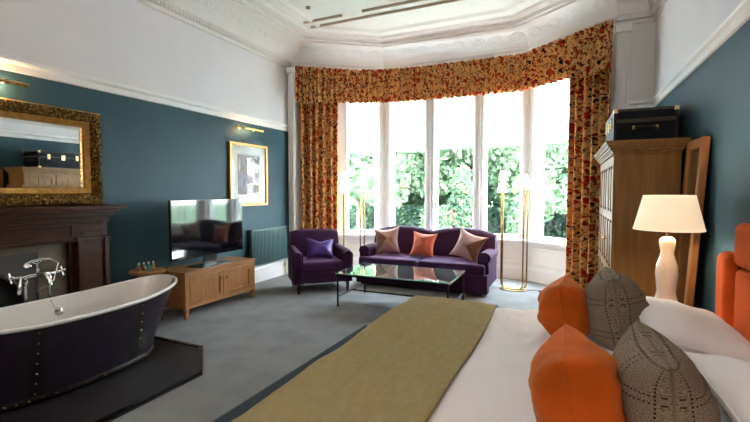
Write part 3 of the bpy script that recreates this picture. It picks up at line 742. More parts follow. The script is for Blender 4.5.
# ------------------------------------------------------------ television and its stand
def tv_stand():
    t = tag(empty('tv_stand', (-4.24,4.10,0)), 'honey oak two door television stand on tapered legs', 'tv stand')
    hx, hy = 0.24, 0.60
    c = MB(); c.box((-hx,-hy,0.12),(hx-0.02,hy,0.535)); c.box((hx-0.02,-hy,0.12),(hx,-hy+0.06,0.535)); c.box((hx-0.02,hy-0.06,0.12),(hx,hy,0.535)); c.box((hx-0.02,-hy+0.06,0.49),(hx,hy-0.06,0.535)); c.box((hx-0.02,-hy+0.06,0.12),(hx,hy-0.06,0.155))
    c.build('cabinet', M['oak'], t, smooth=0, bevel=0.003, bseg=2)
    tp = MB(); tp.box((-hx-0.01,-hy-0.012,0.535),(hx+0.012,hy+0.012,0.56)); tp.build('top', M['oak'], t, smooth=0, bevel=0.005, bseg=2)
    for sy in (-1, 1):
        y0, y1 = (-hy+0.063,-0.003) if sy < 0 else (0.003,hy-0.063)
        d = MB(); z0, z1 = 0.158, 0.487; x0, x1 = hx-0.016, hx+0.002; s = 0.055
        d.box((x0,y0,z0),(x1,y0+s,z1)).box((x0,y1-s,z0),(x1,y1,z1)).box((x0,y0+s,z0),(x1,y1-s,z0+s)).box((x0,y0+s,z1-s),(x1,y1-s,z1)).box((x0,y0+s,z0+s),(x1-0.011,y1-s,z1-s))
        dr = d.build('door', M['oak_v'], t, smooth=0, bevel=0.002, bseg=2)
        k = MB(); k.lathe([(0.006,0),(0.006,0.014),(0.014,0.02),(0.015,0.026),(0.009,0.032)], (0,0,0), 14, Matrix.Translation((x1, -sy*-0.035 if sy > 0 else -0.035, 0.40)) @ Matrix.Rotation(R(90),4,'Y')); k.build('knob', M['brass'], dr)
    for sx in (-1,1):
        for sy in (-1,1):
            l = MB(); l.frustum((sx*(hx-0.025),sy*(hy-0.028),0),(0.015,0.015),(sx*(hx-0.022),sy*(hy-0.024),0.12),(0.024,0.024)); l.build('leg', M['oak_v'], t, smooth=0)
tv_stand()
def television():
    t = tag(empty('television', (-4.17,4.06,0.56), R(1.0)), 'large flat black television standing on the oak stand', 'television')
    b = MB(); b.box((-0.03,-0.61,0.12),(0.0,0.61,0.845)); b.build('casing', M['black_plastic'], t, bevel=0.006)
    s = MB(); s.box((0.0,-0.60,0.135),(0.003,0.60,0.835)); s.build('screen', M['screen'], t, smooth=0)
    n = MB(); n.box((-0.03,-0.11,0.012),(-0.005,0.11,0.14)); n.build('neck', M['black_plastic'], t, bevel=0.006)
    d = MB(); d.prism([(-0.11,-0.30),(0.12,-0.26),(0.12,0.26),(-0.11,0.30)], 0, 0.014); d.build('stand_base', M['black_plastic'], t, smooth=0, bevel=0.004)
television()

# ------------------------------------------------------------ radiator
def radiator():
    t = tag(empty('radiator', (-4.58,5.76,0)), 'teal painted ribbed panel radiator on the wall under the framed picture', 'radiator')
    hy = 0.47; b = MB()
    b.box((-0.03,-hy,0.31),(0.025,hy,0.88)); n = 26
    for k in range(n):
        y = -hy+0.015+(2*hy-0.03)*(k+0.5)/n; b.box((0.025,y-0.011,0.33),(0.036,y+0.011,0.86))
    b.build('panel', M['teal_metal'], t, smooth=0, bevel=0.003, bseg=2)
    g = MB(); g.box((-0.045,-hy-0.004,0.865),(0.042,hy+0.004,0.89)); g.build('top_grille', M['teal_metal'], t, smooth=0, bevel=0.003)
    for s in (-1, 1):
        p = MB(); p.tube([(0.0,s*(hy-0.03),0.31),(0.0,s*(hy-0.03),0.2),(0.0,s*(hy-0.03),0.0)], 0.009, 8); p.lathe([(0.016,0.16),(0.02,0.18),(0.02,0.22),(0.014,0.24)], (0,s*(hy-0.03),0), 10); p.build('pipe', M['brass_soft'], t)
radiator()

# ------------------------------------------------------------ framed picture and picture lights
def picture():
    t = tag(empty('framed_picture', (-4.62,5.32,1.77)), 'gold framed watercolour in a white mount above the radiator', 'picture')
    hy, hz, fw = 0.44, 0.495, 0.045
    f = MB(); 
    f.box((-0.015,-hy,-hz),(0.03,-hy+fw,hz)).box((-0.015,hy-fw,-hz),(0.03,hy,hz)).box((-0.015,-hy+fw,-hz),(0.03,hy-fw,-hz+fw)).box((-0.015,-hy+fw,hz-fw),(0.03,hy-fw,hz))
    f.build('frame', mat('warm_gold_frame', (0.55,0.28,0.10), 0.4, metal=0.6), t, smooth=0, bevel=0.008)
    m = MB(); m.box((-0.012,-hy+fw,-hz+fw),(0.004,hy-fw,hz-fw)); m.build('mount', M['mount'], t, smooth=0)
    a = MB(); a.box((0.004,-0.255,-0.31),(0.007,0.255,0.31)); a.build('print', M['art'], t, smooth=0)
    g = MB(); g.grid(lambda u, v: Vector((0.012, (hy-fw)*(1-2*u), (hz-fw)*(1-2*v))), 1, 1); g.build('glazing', M['pglass'], t, smooth=0)
picture()
def picture_light(y, z, label, energy):
    t = tag(empty('picture_light', (XL,y,z)), label, 'picture light')
    r = MB(); r.lathe([(0.038,0),(0.042,0.008),(0.03,0.018),(0.012,0.02)], (0,0,0), 18, Matrix.Translation((0,-0.12,0)) @ Matrix.Rotation(R(90),4,'Y')); r.build('wall_rose', M['brass'], t)
    a = MB(); a.tube([(0.015,-0.12,0),(0.06,-0.12,0.015),(0.11,-0.12,0.01),(0.13,-0.12,-0.01)], 0.007, 8); a.build('arm', M['brass'], t)
    h = MB(); h.tube([(0.13,-0.14,-0.015),(0.13,0.30,-0.015)], 0.019, 14); h.build('tube_shade', M['brass'], t)
    for k in range(3):
        ld = bpy.data.lights.new('picture_bulb', 'POINT'); ld.energy = energy/3; ld.color = (1.0, 0.66, 0.34); ld.shadow_soft_size = 0.012
        lo = bpy.data.objects.new('picture_bulb', ld); COL.objects.link(lo); lo.parent = t; lo.location = (0.085, -0.12+0.12*k, -0.03)
picture_light(5.24, 2.50, 'brass picture light above the framed watercolour', 1.0)
picture_light(1.95, 2.49, 'brass picture light above the gilt mirror', 2.6)

# ------------------------------------------------------------ fireplace
FY = 1.85
def fireplace():
    t = tag(empty('fireplace', (XL,FY,0)), 'dark mahogany fireplace surround with panelled jambs behind the bath', 'fireplace')
    s = MB(); s.prism([(0,-1.20),(0.34,-1.18),(0.34,1.18),(0,1.20)], 1.325, 1.36); s.prism([(0,-1.15),(0.29,-1.13),(0.29,1.13),(0,1.15)], 1.29, 1.325); s.prism([(0,-1.11),(0.245,-1.09),(0.245,1.09),(0,1.11)], 1.25, 1.29)
    s.build('mantel_shelf', M['mahogany_h'], t, smooth=0, bevel=0.006, bseg=3)
    f = MB(); f.box((0,-1.07,1.03),(0.16,1.07,1.25)); f.box((0,-0.80,1.0),(0.18,0.80,1.03)); f.box((0,-1.09,1.19),(0.2,1.09,1.21))
    for a, b in ((-0.72, 0.72),):
        f.box((0.16,a,1.05),(0.172,b,1.065)); f.box((0.16,a,1.155),(0.172,b,1.17)); f.box((0.16,a,1.065),(0.172,a+0.015,1.155)); f.box((0.16,b-0.015,1.065),(0.172,b,1.155))
    f.build('frieze', M['mahogany_h'], t, smooth=0, bevel=0.004, bseg=2)
    for sy in (-1, 1):
        p = MB(); y0, y1 = (0.75, 1.07) if sy > 0 else (-1.07, -0.75)
        p.box((0,y0,0),(0.17,y1,1.03)); p.box((0,y0-0.015,0),(0.2,y1+0.015,0.16)); p.box((0,y0-0.012,1.015),(0.205,y1+0.012,1.04))
        p.box((0.17,y0,0.16),(0.195,y0+0.05,1.015)); p.box((0.17,y1-0.05,0.16),(0.195,y1,1.015))
        p.box((0.17,y0+0.05,0.86),(0.188,y1-0.05,0.885)); p.box((0.17,y0+0.05,0.98),(0.188,y1-0.05,1.0)); p.box((0.16,y0+0.06,1.07),(0.185,y1-0.06,1.09)); p.box((0.16,y0+0.06,1.17),(0.185,y1-0.06,1.185))
        p.build('jamb', M['mahogany'], t, smooth=0, bevel=0.004, bseg=2)
        q = MB(); ya, yb = (0.69, 0.75) if sy > 0 else (-0.75, -0.69); q.box((0,ya,0),(0.145,yb,1.0)); q.build('inner_moulding', M['mahogany'], t, smooth=0, bevel=0.01)
        st = MB(); ya, yb = (0.44, 0.69) if sy > 0 else (-0.69, -0.44); st.box((0,ya,0),(0.10,yb,1.0)); st.build('stone_slip', M['stone'], t, smooth=0)
    st = MB(); st.box((0,-0.44,0.93),(0.10,0.44,1.0)); st.build('stone_slip', M['stone'], t, smooth=0)
    # iron register plate with an arched opening
    r = MB(); n = 20; y0, zt = 0.44, 0.93; ra, zc = 0.33, 0.47
    inner = [(-ra,0.0)] + [(-ra*math.cos(PI*k/n), zc+ra*math.sin(PI*k/n)*0.95) for k in range(n+1)] + [(ra,0.0)]
    outer = [(-y0,0.0)] + [(-y0+2*y0*k/n, zt) for k in range(n+1)] + [(y0,0.0)]
    for x in (0.085, 0.03):
        vi = [r.bm.verts.new((x,a,b)) for a, b in inner]; vo = [r.bm.verts.new((x,a,b)) for a, b in outer]
        for i in range(len(vi)-1): r._f([vi[i], vi[i+1], vo[i+1], vo[i]])
    r.build('register_plate', M['iron'], t, smooth=0)
    r = MB(); r.tube([(0.095,a,b) for a, b in inner], 0.014, 8); r.tube([(0.095,a*1.08,(b-zc)*1.08+zc if b > 0.1 else b) for a, b in inner], 0.007, 8); r.build('arch_moulding', M['iron'], t)
    k = MB(); k.box((0.004,-0.43,0),(0.03,0.43,0.92)); k.build('fireback', M['soot'], t, smooth=0)
    k = MB()
    for i in range(9): k.box((0.05,-0.28+i*0.07-0.008,0.06),(0.07,-0.28+i*0.07+0.008,0.26))
    k.box((0.045,-0.31,0.05),(0.075,0.31,0.075)); k.box((0.045,-0.31,0.25),(0.075,0.31,0.27)); k.build('grate', M['iron'], t, smooth=0)
fireplace()
h = MB(); HP = [(-4.45,0.75),(-3.1,0.75),(-2.68,1.15),(-2.68,2.50),(-3.13,2.93),(-4.45,2.93)]
h.prism(HP, 0.0, 0.018); ho = h.build('hearth', M['tiles'], smooth=0)
e = MB(); HP2 = [Vector(p) for p in HP]; 
ins = offset_poly(HP, 0.035)
for a, b in ((1,2),(2,3),(3,4),(4,5),(0,1)):
    e._f([e.bm.verts.new((*HP[a],0.018)), e.bm.verts.new((*HP[b],0.018)), e.bm.verts.new((HP[b][0],HP[b][1],0.03)), e.bm.verts.new((HP[a][0],HP[a][1],0.03))])
    e._f([e.bm.verts.new((*HP[a],0.03)), e.bm.verts.new((*HP[b],0.03)), e.bm.verts.new((*ins[b],0.03)), e.bm.verts.new((*ins[a],0.03))])
    e._f([e.bm.verts.new((*ins[a],0.018)), e.bm.verts.new((*ins[b],0.018)), e.bm.verts.new((*ins[b],0.03)), e.bm.verts.new((*ins[a],0.03))])
e.build('kerb', mat('dark_metal_kerb', (0.022,0.018,0.022), 0.25, metal=0.5), ho, smooth=0)
tag(ho, 'dark tiled hearth with canted corners under the bath', 'hearth')

# gilt mirror on the mantel
def gilt_mirror():
    t = tag(empty('gilt_mirror', (XL+0.07,FY,1.362)), 'large carved gilt mirror standing on the mantel shelf', 'mirror')
    OY, OZ, IY, IZ0, IZ1 = 1.05, 0.965, 0.89, 0.175, 0.80
    prof = [(0,0.0),(0,0.06),(0.02,0.085),(0.055,0.095),(0.10,0.07),(0.125,0.045),(0.135,0.055),(0.15,0.05),(0.165,0.03),(0.18,0.028),(0.19,0.012)]
    def ring(k):
        o, x = prof[k]; s = o/0.19
        y = OY + (IY-OY)*s; z0 = 0+IZ0*s; z1 = OZ+(IZ1+0.0-OZ)*s
        return [(x,-y,z0),(x,y,z0),(x,y,z1),(x,-y,z1)]
    for nm, ks, m in (('outer_moulding', (0,1,2), 'gilt_plain'), ('carved_border', (2,3,4,5), 'gilt'), ('inner_moulding', (5,6,7,8,9,10), 'gilt_plain')):
        b = MB()
        for k0, k1 in zip(ks, ks[1:]):
            r0, r1 = ring(k0), ring(k1)
            for i in range(4):
                j = (i+1) % 4
                def fn(u, v, a=Vector(r0[i]), b_=Vector(r0[j]), c=Vector(r1[j]), d=Vector(r1[i]), carve=(m=='gilt')):
                    p = a.lerp(b_, u).lerp(d.lerp(c, u), v)
                    if carve: p.x += 0.012*noise.noise(p*38) + 0.010*math.sin(p.y*62)*math.sin(p.z*62)
                    return p
                b.grid(fn, 160 if m == 'gilt' else 1, 5 if m == 'gilt' else 1)
        b.build(nm, M[m], t, smooth=50, weld=True)
    g = MB(); g.box((0.005,-IY,IZ0),(0.010,IY,IZ1)); g.build('mirror_glass', M['mirror'], t, smooth=0)
    bv = MB(); w_ = 0.03
    for a, b, c, d in (((-IY,IZ0),(IY,IZ0),(IY-w_,IZ0+w_),(-IY+w_,IZ0+w_)),((IY,IZ0),(IY,IZ1),(IY-w_,IZ1-w_),(IY-w_,IZ0+w_)),((IY,IZ1),(-IY,IZ1),(-IY+w_,IZ1-w_),(IY-w_,IZ1-w_)),((-IY,IZ1),(-IY,IZ0),(-IY+w_,IZ0+w_),(-IY+w_,IZ1-w_))):
        bv._f([bv.bm.verts.new((0.0105,*a)), bv.bm.verts.new((0.0105,*b)), bv.bm.verts.new((0.0135,*c)), bv.bm.verts.new((0.0135,*d))])
    bv.build('bevelled_edge', M['mirror'], t, smooth=0)
    bk = MB(); bk.box((-0.03,-OY+0.02,0),(0.006,OY-0.02,OZ-0.02)); bk.build('backboard', M['mahogany'], t, smooth=0)
gilt_mirror()

# ------------------------------------------------------------ bath
def bath():
    BX, BY = -3.615, 2.02
    t = tag(empty('bathtub', (BX,BY,0.03)), 'freestanding bath clad in dark aubergine with brass studs and white enamel inside', 'bathtub')
    L0, L1, W0, W1 = 0.665, 0.935, 0.31, 0.385; Zb = 0.0
    def zr(c): return 0.54 + 0.075*abs(c)**2.6
    def pt(th, k, grow=0.0, zscale=None):
        ex = 0.82
        c, s = math.cos(th), math.sin(th); cx = math.copysign(abs(c)**ex, c); sy = math.copysign(abs(s)**ex, s)
        kk = k**1.35 if k > 0 else 0
        L = L0+(L1-L0)*kk+grow; W = W0+(W1-W0)*k+grow
        return Vector((W*sy, L*cx, Zb + k*zr(cx)))
    N = 96
    o = MB(); o.grid(lambda u, v: pt(2*PI*u, v), N, 14, closeu=True); o.build('cladding', M['bath'], t, smooth=60)
    i = MB()
    def inn(u, v):
        th = 2*PI*u; p = pt(th, 1, -0.004); c = math.cos(th)
        if v < 0.85:
            q = v/0.85; kk = 1-0.85*q; w_ = pt(th, kk, -0.022); bot = 0.13; top = p
            x, y, z = w_.x, w_.y, (w_.z + 0.014*(1-q))*(1-q*q)+bot*q*q
            return Vector((x, y, z))
        q = (v-0.85)/0.15; w_ = pt(th, 0.15, -0.022); return Vector((w_.x*(1-q), w_.y*(1-q), 0.13-0.01*q))
    i.grid(inn, N, 22, closeu=True); i.build('inner_shell', M['enamel'], t, smooth=70)
    r = MB(); r.tube([tuple(pt(2*PI*k/N, 1, 0.004) + Vector((0,0,0.008))) for k in range(N)], 0.017, 10, closed=True); r.build('rim', M['enamel'], t)
    band = MB(); band.grid(lambda u, v: pt(2*PI*u, 0.002+v*0.085, 0.008 + (0.006 if 0 < v < 1 else -0.002)), N, 3, closeu=True); bd = band.build('bottom_band', M['navy_trim'], t, smooth=50)
    def rivet(p, n, parent):
        m = MB(); q = n.to_track_quat('Z', 'Y').to_matrix().to_4x4(); m.lathe([(0.0085,0),(0.0075,0.004),(0.004,0.0065)], (0,0,0), 8, Matrix.Translation(p) @ q); return m.build('rivet', M['brass'], parent)
    def nrm(th, k):
        a = pt(th+0.01, k)-pt(th-0.01, k); b = pt(th, min(1, k+0.02))-pt(th, max(0, k-0.02)); n = a.cross(b).normalized(); c = pt(th, k)
        return n if n.x*c.x+n.y*c.y > 0 else -n
    for sx in (1, -1):
        for sy in (1, -1):
            # strap: band of constant y
            def th_at(y, k):
                lo, hi = (0.02, PI/2) ; 
                for _ in range(40):
                    m_ = (lo+hi)/2
                    if pt(m_, k).y > y: lo = m_
                    else: hi = m_
                return lo
            def fn(u, v):
                y = 0.385+0.042*(u*2-1); k = 0.05+0.93*v; p = pt(th_at(y, k), k, 0.005); return Vector((sx*p.x, sy*p.y, p.z))
            s_ = MB(); s_.grid(fn, 3, 12); st = s_.build('strap', M['navy_trim'], t, smooth=60)
            if sx > 0:
                for q in range(7):
                    k = 0.12+0.80*q/6; th = th_at(0.385, k); p = pt(th, k, 0.006); n = nrm(th, k)
                    rivet(Vector((sx*p.x, sy*p.y, p.z)), Vector((sx*n.x, sy*n.y, n.z)), st)
    for q in range(24):
        th = PI*0.02 + PI*0.96*q/23; p = pt(th, 0.05, 0.014); rivet(p, nrm(th, 0.05), bd)
    ov = MB(); ov.lathe([(0.0,0.012),(0.02,0.012),(0.034,0.006),(0.036,0.0)], (0,0,0), 18, Matrix.Translation((-0.345,0.12,0.44)) @ Matrix.Rotation(R(80),4,'Y'), cap=False); ovr = ov.build('overflow', M['chrome'], t)
    ch = MB()
    for q in range(14): ch.sphere((-0.345+0.006*math.sin(q), 0.10-0.003*q, 0.455+0.0075*q), 0.0038, 6, 4)
    ch.build('plug_chain', M['chrome'], ovr)
bath()
def bath_tap():
    t = tag(empty('bath_tap', (-4.12,2.07,0.03)), 'chrome bath mixer tap with cross handles and hand shower on standpipes', 'tap')
    for y in (-0.09, 0.09):
        p = MB(); p.tube([(0,y,0),(0,y,0.72)], 0.013, 10); p.lathe([(0.04,0),(0.036,0.008),(0.016,0.02)], (0,y,0), 16); p.lathe([(0.013,0.68),(0.022,0.70),(0.022,0.72),(0.016,0.74),(0.013,0.75)], (0,y,0), 14); p.build('standpipe', M['chrome'], t)
        hb = MB(); s = 1 if y > 0 else -1
        hb.tube([(0,s*0.14,0.755),(0,s*0.19,0.76)], [0.018,0.010], 10); hb.sphere((0,s*0.195,0.76), 0.014)
        for k in range(4):
            a = PI/2*k+0.4; c = (math.cos(a)*0.038, s*0.195, 0.76+math.sin(a)*0.038); hb.tube([(0,s*0.195,0.76), c], [0.006,0.008], 8); hb.sphere(c, 0.010, 8, 6)
        hb.build('cross_handle', M['chrome'], t)
    b = MB(); b.tube([(0,-0.15,0.755),(0,-0.10,0.755),(0,-0.09,0.755),(0,0,0.76),(0,0.09,0.755),(0,0.10,0.755),(0,0.15,0.755)], [0.014,0.016,0.023,0.018,0.023,0.016,0.014], 12); b.build('mixer_body', M['chrome'], t)
    s = MB(); s.tube([(0,0.0,0.76),(0.05,0.01,0.765),(0.10,0.02,0.755),(0.135,0.02,0.72),(0.14,0.02,0.68)], [0.020,0.018,0.017,0.018,0.022], 12); s.build('spout', M['chrome'], t)
    c = MB(); c.tube([(0,0,0.77),(0,0,0.86)], 0.010, 10); c.tube([(0,-0.035,0.875),(0,-0.02,0.86),(0,0.02,0.86),(0,0.035,0.875)], 0.007, 8); c.sphere((0,0,0.80), 0.018); c.build('cradle', M['chrome'], t)
    h = MB(); h.tube([(0.02,0.09,0.885),(0.02,0.02,0.89),(0.02,-0.05,0.885),(0.025,-0.10,0.86)], [0.010,0.013,0.012,0.016], 10)
    h.lathe([(0.014,0),(0.035,0.02),(0.038,0.03),(0.030,0.034)], (0,0,0), 16, Matrix.Translation((0.025,-0.10,0.87)) @ Matrix.Rotation(R(200),4,'X')); h.build('hand_shower', M['chrome'], t)
    hs = MB(); hs.tube([(0.02,0.09,0.885),(0.03,0.15,0.84),(0.05,0.10,0.70),(0.03,-0.02,0.62),(0.01,-0.01,0.72)], 0.006, 8); hs.build('hose', M['chrome'], t)
    lv = MB(); lv.tube([(0.02,-0.13,0.755),(0.05,-0.15,0.72),(0.05,-0.16,0.66)], [0.008,0.011,0.016], 10); lv.sphere((0.05,-0.162,0.645), (0.016,0.016,0.026)); lv.build('diverter_lever', M['chrome'], t)
bath_tap()

# ------------------------------------------------------------ stool with toiletries
st = tag(empty('side_stool', (-4.38,3.31,0.0)), 'small round wooden stool between the bath and the television stand', 'stool')
s = MB(); s.lathe([(0.17,0.565),(0.188,0.57),(0.19,0.59),(0.18,0.60)], (0,0,0), 32); s.build('seat', M['oak'], st)
for k in range(3):
    a = 2*PI*k/3+0.5; l = MB(); l.tube([(0.15*math.cos(a),0.15*math.sin(a),0),(0.10*math.cos(a),0.10*math.sin(a),0.568)], [0.011,0.016], 10); l.build('leg', M['oak_v'], st)
for k, (c, nm) in enumerate((((0.45,0.10,0.05),'red brown'),((0.10,0.06,0.03),'dark amber'),((0.02,0.22,0.24),'turquoise'),((0.55,0.42,0.15),'pale yellow'))):
    b = empty('toiletry_bottle', (-4.42+0.012*k, 3.235+0.052*k, 0.60)); tag(b, 'small %s toiletry bottle in the row on the stool' % nm, 'bottle', 'toiletry bottles on the stool')
    m = MB(); m.lathe([(0.017,0),(0.018,0.004),(0.018,0.055),(0.009,0.066)], (0,0,0), 14); m.build('body', mat('bottle_' + nm.replace(' ', '_'), c, 0.15, coat=0.5), b)
    m = MB(); m.lathe([(0.010,0.066),(0.010,0.085),(0.006,0.09)], (0,0,0), 12); m.build('cap', M['gloss_white'], b)

# ------------------------------------------------------------ wardrobe, trunk, leaning mirror
def wardrobe():
    X0, X1, Y0, Y1 = 0.42, 0.96, 4.63, 6.32
    t = tag(empty('wardrobe', ((X0+X1)/2,(Y0+Y1)/2,0)), 'tall honey pine wardrobe with panelled doors against the right wall', 'wardrobe')
    hx, hy = (X1-X0)/2, (Y1-Y0)/2
    c = MB(); c.box((-hx+0.022,-hy,0.10),(hx,hy,1.86)); c.build('carcass', M['pine'], t, smooth=0, bevel=0.003, bseg=2)
    pl = MB(); pl.box((-hx-0.012,-hy-0.012,0),(hx-0.002,hy+0.012,0.10)); pl.build('plinth', M['pine'], t, smooth=0, bevel=0.01)
    cr = MB()
    for o, z0, z1 in ((0.008,1.86,1.885),(0.020,1.885,1.90),(0.035,1.90,1.925),(0.052,1.925,1.95),(0.066,1.95,1.965),(0.072,1.965,1.985)):
        cr.box((-hx-o,-hy-o,z0),(hx+o*0.7,hy+o,z1))
    cr.build('cornice', M['pine'], t, smooth=0, bevel=0.004, bseg=2)
    dy = 2*hy/3
    for k in range(3):
        y0, y1 = -hy+k*dy+0.004, -hy+(k+1)*dy-0.004; d = MB(); x0, x1 = -hx, -hx+0.022; s = 0.075; ym = (y0+y1)/2
        d.box((x0,y0,0.11),(x1,y0+s,1.85)).box((x0,y1-s,0.11),(x1,y1,1.85)).box((x0,ym-s/2,0.11),(x1,ym+s/2,1.85))
        zs = [(0.11,0.20),(0.66,0.74),(1.22,1.30),(1.76,1.85)]
        for a, b in zs:
            d.box((x0,y0+s,a),(x1,ym-s/2,b)); d.box((x0,ym+s/2,a),(x1,y1-s,b))
        for (a, _), (b, _) in zip([(z[1],0) for z in zs], [(z[0],0) for z in zs[1:]]):
            for p, q in ((y0+s, ym-s/2), (ym+s/2, y1-s)):
                d.box((x0+0.014,p,a),(x1,q,b)); d.box((x0+0.006,p+0.03,a+0.03),(x0+0.014,q-0.03,b-0.03))
        dr = d.build('door', M['pine'], t, smooth=0, bevel=0.003, bseg=2)
        kn = MB(); kn.lathe([(0.007,0),(0.007,0.012),(0.016,0.02),(0.017,0.028),(0.009,0.034)], (0,0,0), 14, Matrix.Translation((x0,y1-0.035 if k == 0 else y0+0.035,1.0)) @ Matrix.Rotation(R(-90),4,'Y')); kn.build('knob', M['brass'], dr)
wardrobe()
def trunk():
    t = tag(empty('trunk', (0.71,5.35,1.985)), 'navy travelling trunk with brass corners on top of the wardrobe', 'trunk')
    hx, hy, H = 0.27, 0.45, 0.34
    b = MB(); b.box((-hx,-hy,0),(hx,hy,H*0.66)); b.build('body', M['navy'], t, bevel=0.006)
    l = MB(); l.box((-hx,-hy,H*0.665),(hx,hy,H)); ld = l.build('lid', M['navy'], t, bevel=0.006)
    e = MB(); w_ = 0.022; g = 0.003
    for sx in (-1,1):
        for sy in (-1,1):
            e.box((min(sx*hx,sx*(hx-w_))-(g if sx<0 else 0),min(sy*hy,sy*(hy-w_))-(g if sy<0 else 0),0),(max(sx*hx,sx*(hx-w_))+(g if sx>0 else 0),max(sy*hy,sy*(hy-w_))+(g if sy>0 else 0),H))
    for z0, z1 in ((-0.0,w_),(H*0.66-0.018,H*0.66),(H*0.665,H*0.665+0.018),(H-w_,H+g)):
        e.box((-hx-g,-hy-g,z0),(hx+g,-hy+0.01,z1)); e.box((-hx-g,hy-0.01,z0),(hx+g,hy+g,z1)); e.box((-hx-g,-hy,z0),(-hx+0.01,hy,z1)); e.box((hx-0.01,-hy,z0),(hx+g,hy,z1))
    e.build('edge_trim', M['navy_trim'], t, smooth=0, bevel=0.002, bseg=2)
    for sx in (-1,1):
        for sy in (-1,1):
            for z in (0.0, H):
                m = MB(); z0, z1 = (z, z+0.035) if z == 0 else (z-0.035, z+0.006); q = 0.006
                m.box((min(sx*(hx+q),sx*(hx-0.035)),min(sy*(hy+q),sy*(hy-0.035)),z0),(max(sx*(hx+q),sx*(hx-0.035)),max(sy*(hy+q),sy*(hy-0.035)),z1)); m.build('corner_cap', M['brass_soft'], t, bevel=0.005)
    for y in (-0.27, 0.27):
        m = MB(); m.box((-hx-0.014,y-0.025,H*0.52),(-hx,y+0.025,H*0.82)); m.lathe([(0.016,0),(0.014,0.012)], (0,0,0), 12, Matrix.Translation((-hx-0.014,y,H*0.6)) @ Matrix.Rotation(R(-90),4,'Y')); m.build('latch', M['brass_soft'], t, bevel=0.003)
    m = MB(); m.box((-hx-0.012,-0.035,H*0.5),(-hx,0.035,H*0.8)); m.build('lock_plate', M['brass_soft'], t, bevel=0.003)
    m = MB(); m.tube([(-0.09,-hy-0.006,H*0.45),(-0.08,-hy-0.03,H*0.45),(0.08,-hy-0.03,H*0.45),(0.09,-hy-0.006,H*0.45)], 0.012, 8); hd = m.build('end_handle', M['navy_trim'], t)
    for x in (-0.09, 0.09): m = MB(); m.box((x-0.02,-hy-0.008,H*0.45-0.018),(x+0.02,-hy,H*0.45+0.018)); m.build('handle_mount', M['brass'], hd)
    m = MB()
    for sz in (0.015, H-0.012, H*0.63, H*0.69):
        for k in range(22): m.sphere((-hx+0.03+k*(2*hx-0.06)/21,-hy-g,sz), 0.0045, 6, 4)
    m.build('stud_row', M['brass_soft'], t)['kind'] = 'stuff'
trunk()
lm = tag(empty('leaning_mirror', (0.89,4.31,0.0), 0, 0, R(3.2)), 'tall pine framed mirror leaning on the wall beside the wardrobe', 'mirror')
f = MB(); hy, H, fw = 0.24, 1.94, 0.075
f.box((-0.02,-hy,0),(0.03,-hy+fw,H)).box((-0.02,hy-fw,0),(0.03,hy,H)).box((-0.02,-hy+fw,0),(0.03,hy-fw,fw)).box((-0.02,-hy+fw,H-fw),(0.03,hy-fw,H))
f.build('frame', M['oak_v'], lm, smooth=0, bevel=0.006)
g = MB(); g.box((-0.004,-hy+fw,fw),(0.002,hy-fw,H-fw)); g.build('mirror_glass', M['grey_mirror'], lm, smooth=0)
g = MB(); g.box((0.005,-hy+fw,fw),(0.02,hy-fw,H-fw)); g.build('backboard', M['pine'], lm, smooth=0)

# ------------------------------------------------------------ bedside table and lamps
def nightstand(y, label):
    t = tag(empty('bedside_table', (0.76,y,0)), label, 'bedside table')
    b = MB(); b.box((-0.22,-0.22,0.12),(0.26,0.22,0.56)); b.build('cabinet', M['pine'], t, smooth=0, bevel=0.004)
    b = MB(); b.box((-0.24,-0.24,0.56),(0.27,0.24,0.585)); b.build('top', M['pine'], t, smooth=0, bevel=0.006)
    d = MB(); d.box((-0.232,-0.20,0.36),(-0.22,0.20,0.54)); dr = d.build('drawer', M['pine'], t, smooth=0, bevel=0.004)
    k = MB(); k.sphere((-0.245,0,0.45), 0.014); k.build('knob', M['brass'], dr)
    for sx in (-0.2, 0.24):
        for sy in (-0.2, 0.2): l = MB(); l.frustum((sx,sy,0),(0.014,0.014),(sx,sy,0.12),(0.02,0.02)); l.build('leg', M['pine'], t, smooth=0)
def table_lamp(x, y, label):
    t = tag(empty('table_lamp', (x,y,0.585)), label, 'lamp')
    b = MB(); pr = [(0.115,0.0),(0.122,0.012),(0.116,0.04),(0.090,0.09),(0.068,0.145),(0.060,0.19),(0.066,0.25),(0.073,0.32),(0.068,0.38),(0.050,0.435),(0.042,0.47),(0.048,0.51),(0.053,0.545),(0.050,0.57),(0.034,0.585),(0.015,0.59)]
    b.lathe([(r*0.98, z) for r, z in pr], (0,0,0), 32); b.build('ceramic_base', M['ceramic'], t, smooth=80)
    n = MB(); n.tube([(0,0,0.585),(0,0,0.68)], 0.008, 8); n.build('stem', M['brass'], t)
    s = MB(); s.lathe([(0.218,0.64),(0.158,0.89)], (0,0,0), 48, cap=False); sh = s.build('lamp_shade', M['shade'], t, solid=0.003)
    for z, r in ((0.642,0.2175),(0.888,0.1585)):
        q = MB(); q.tube([(r*math.cos(2*PI*k/48), r*math.sin(2*PI*k/48), z) for k in range(48)], 0.004, 6, closed=True); q.build('shade_binding', M['shade'], sh)
    ld = bpy.data.lights.new('bulb', 'POINT'); ld.energy = 4; ld.color = (1, 0.76, 0.52); ld.shadow_soft_size = 0.04
    lo = bpy.data.objects.new('bulb', ld); COL.objects.link(lo); lo.parent = t; lo.location = (0, 0, 0.76)
nightstand(3.74, 'pine bedside table by the far side of the bed under the lit lamp'); table_lamp(0.69,3.66,'cream ceramic table lamp with a lit white shade by the wardrobe')
nightstand(0.62, 'unseen pine bedside table on the near side of the bed, added under the fill lamp'); table_lamp(0.74,0.62,'unseen cream ceramic table lamp added as fill light on the near bedside table')  # table and lamp out of view, added to give warm fill light

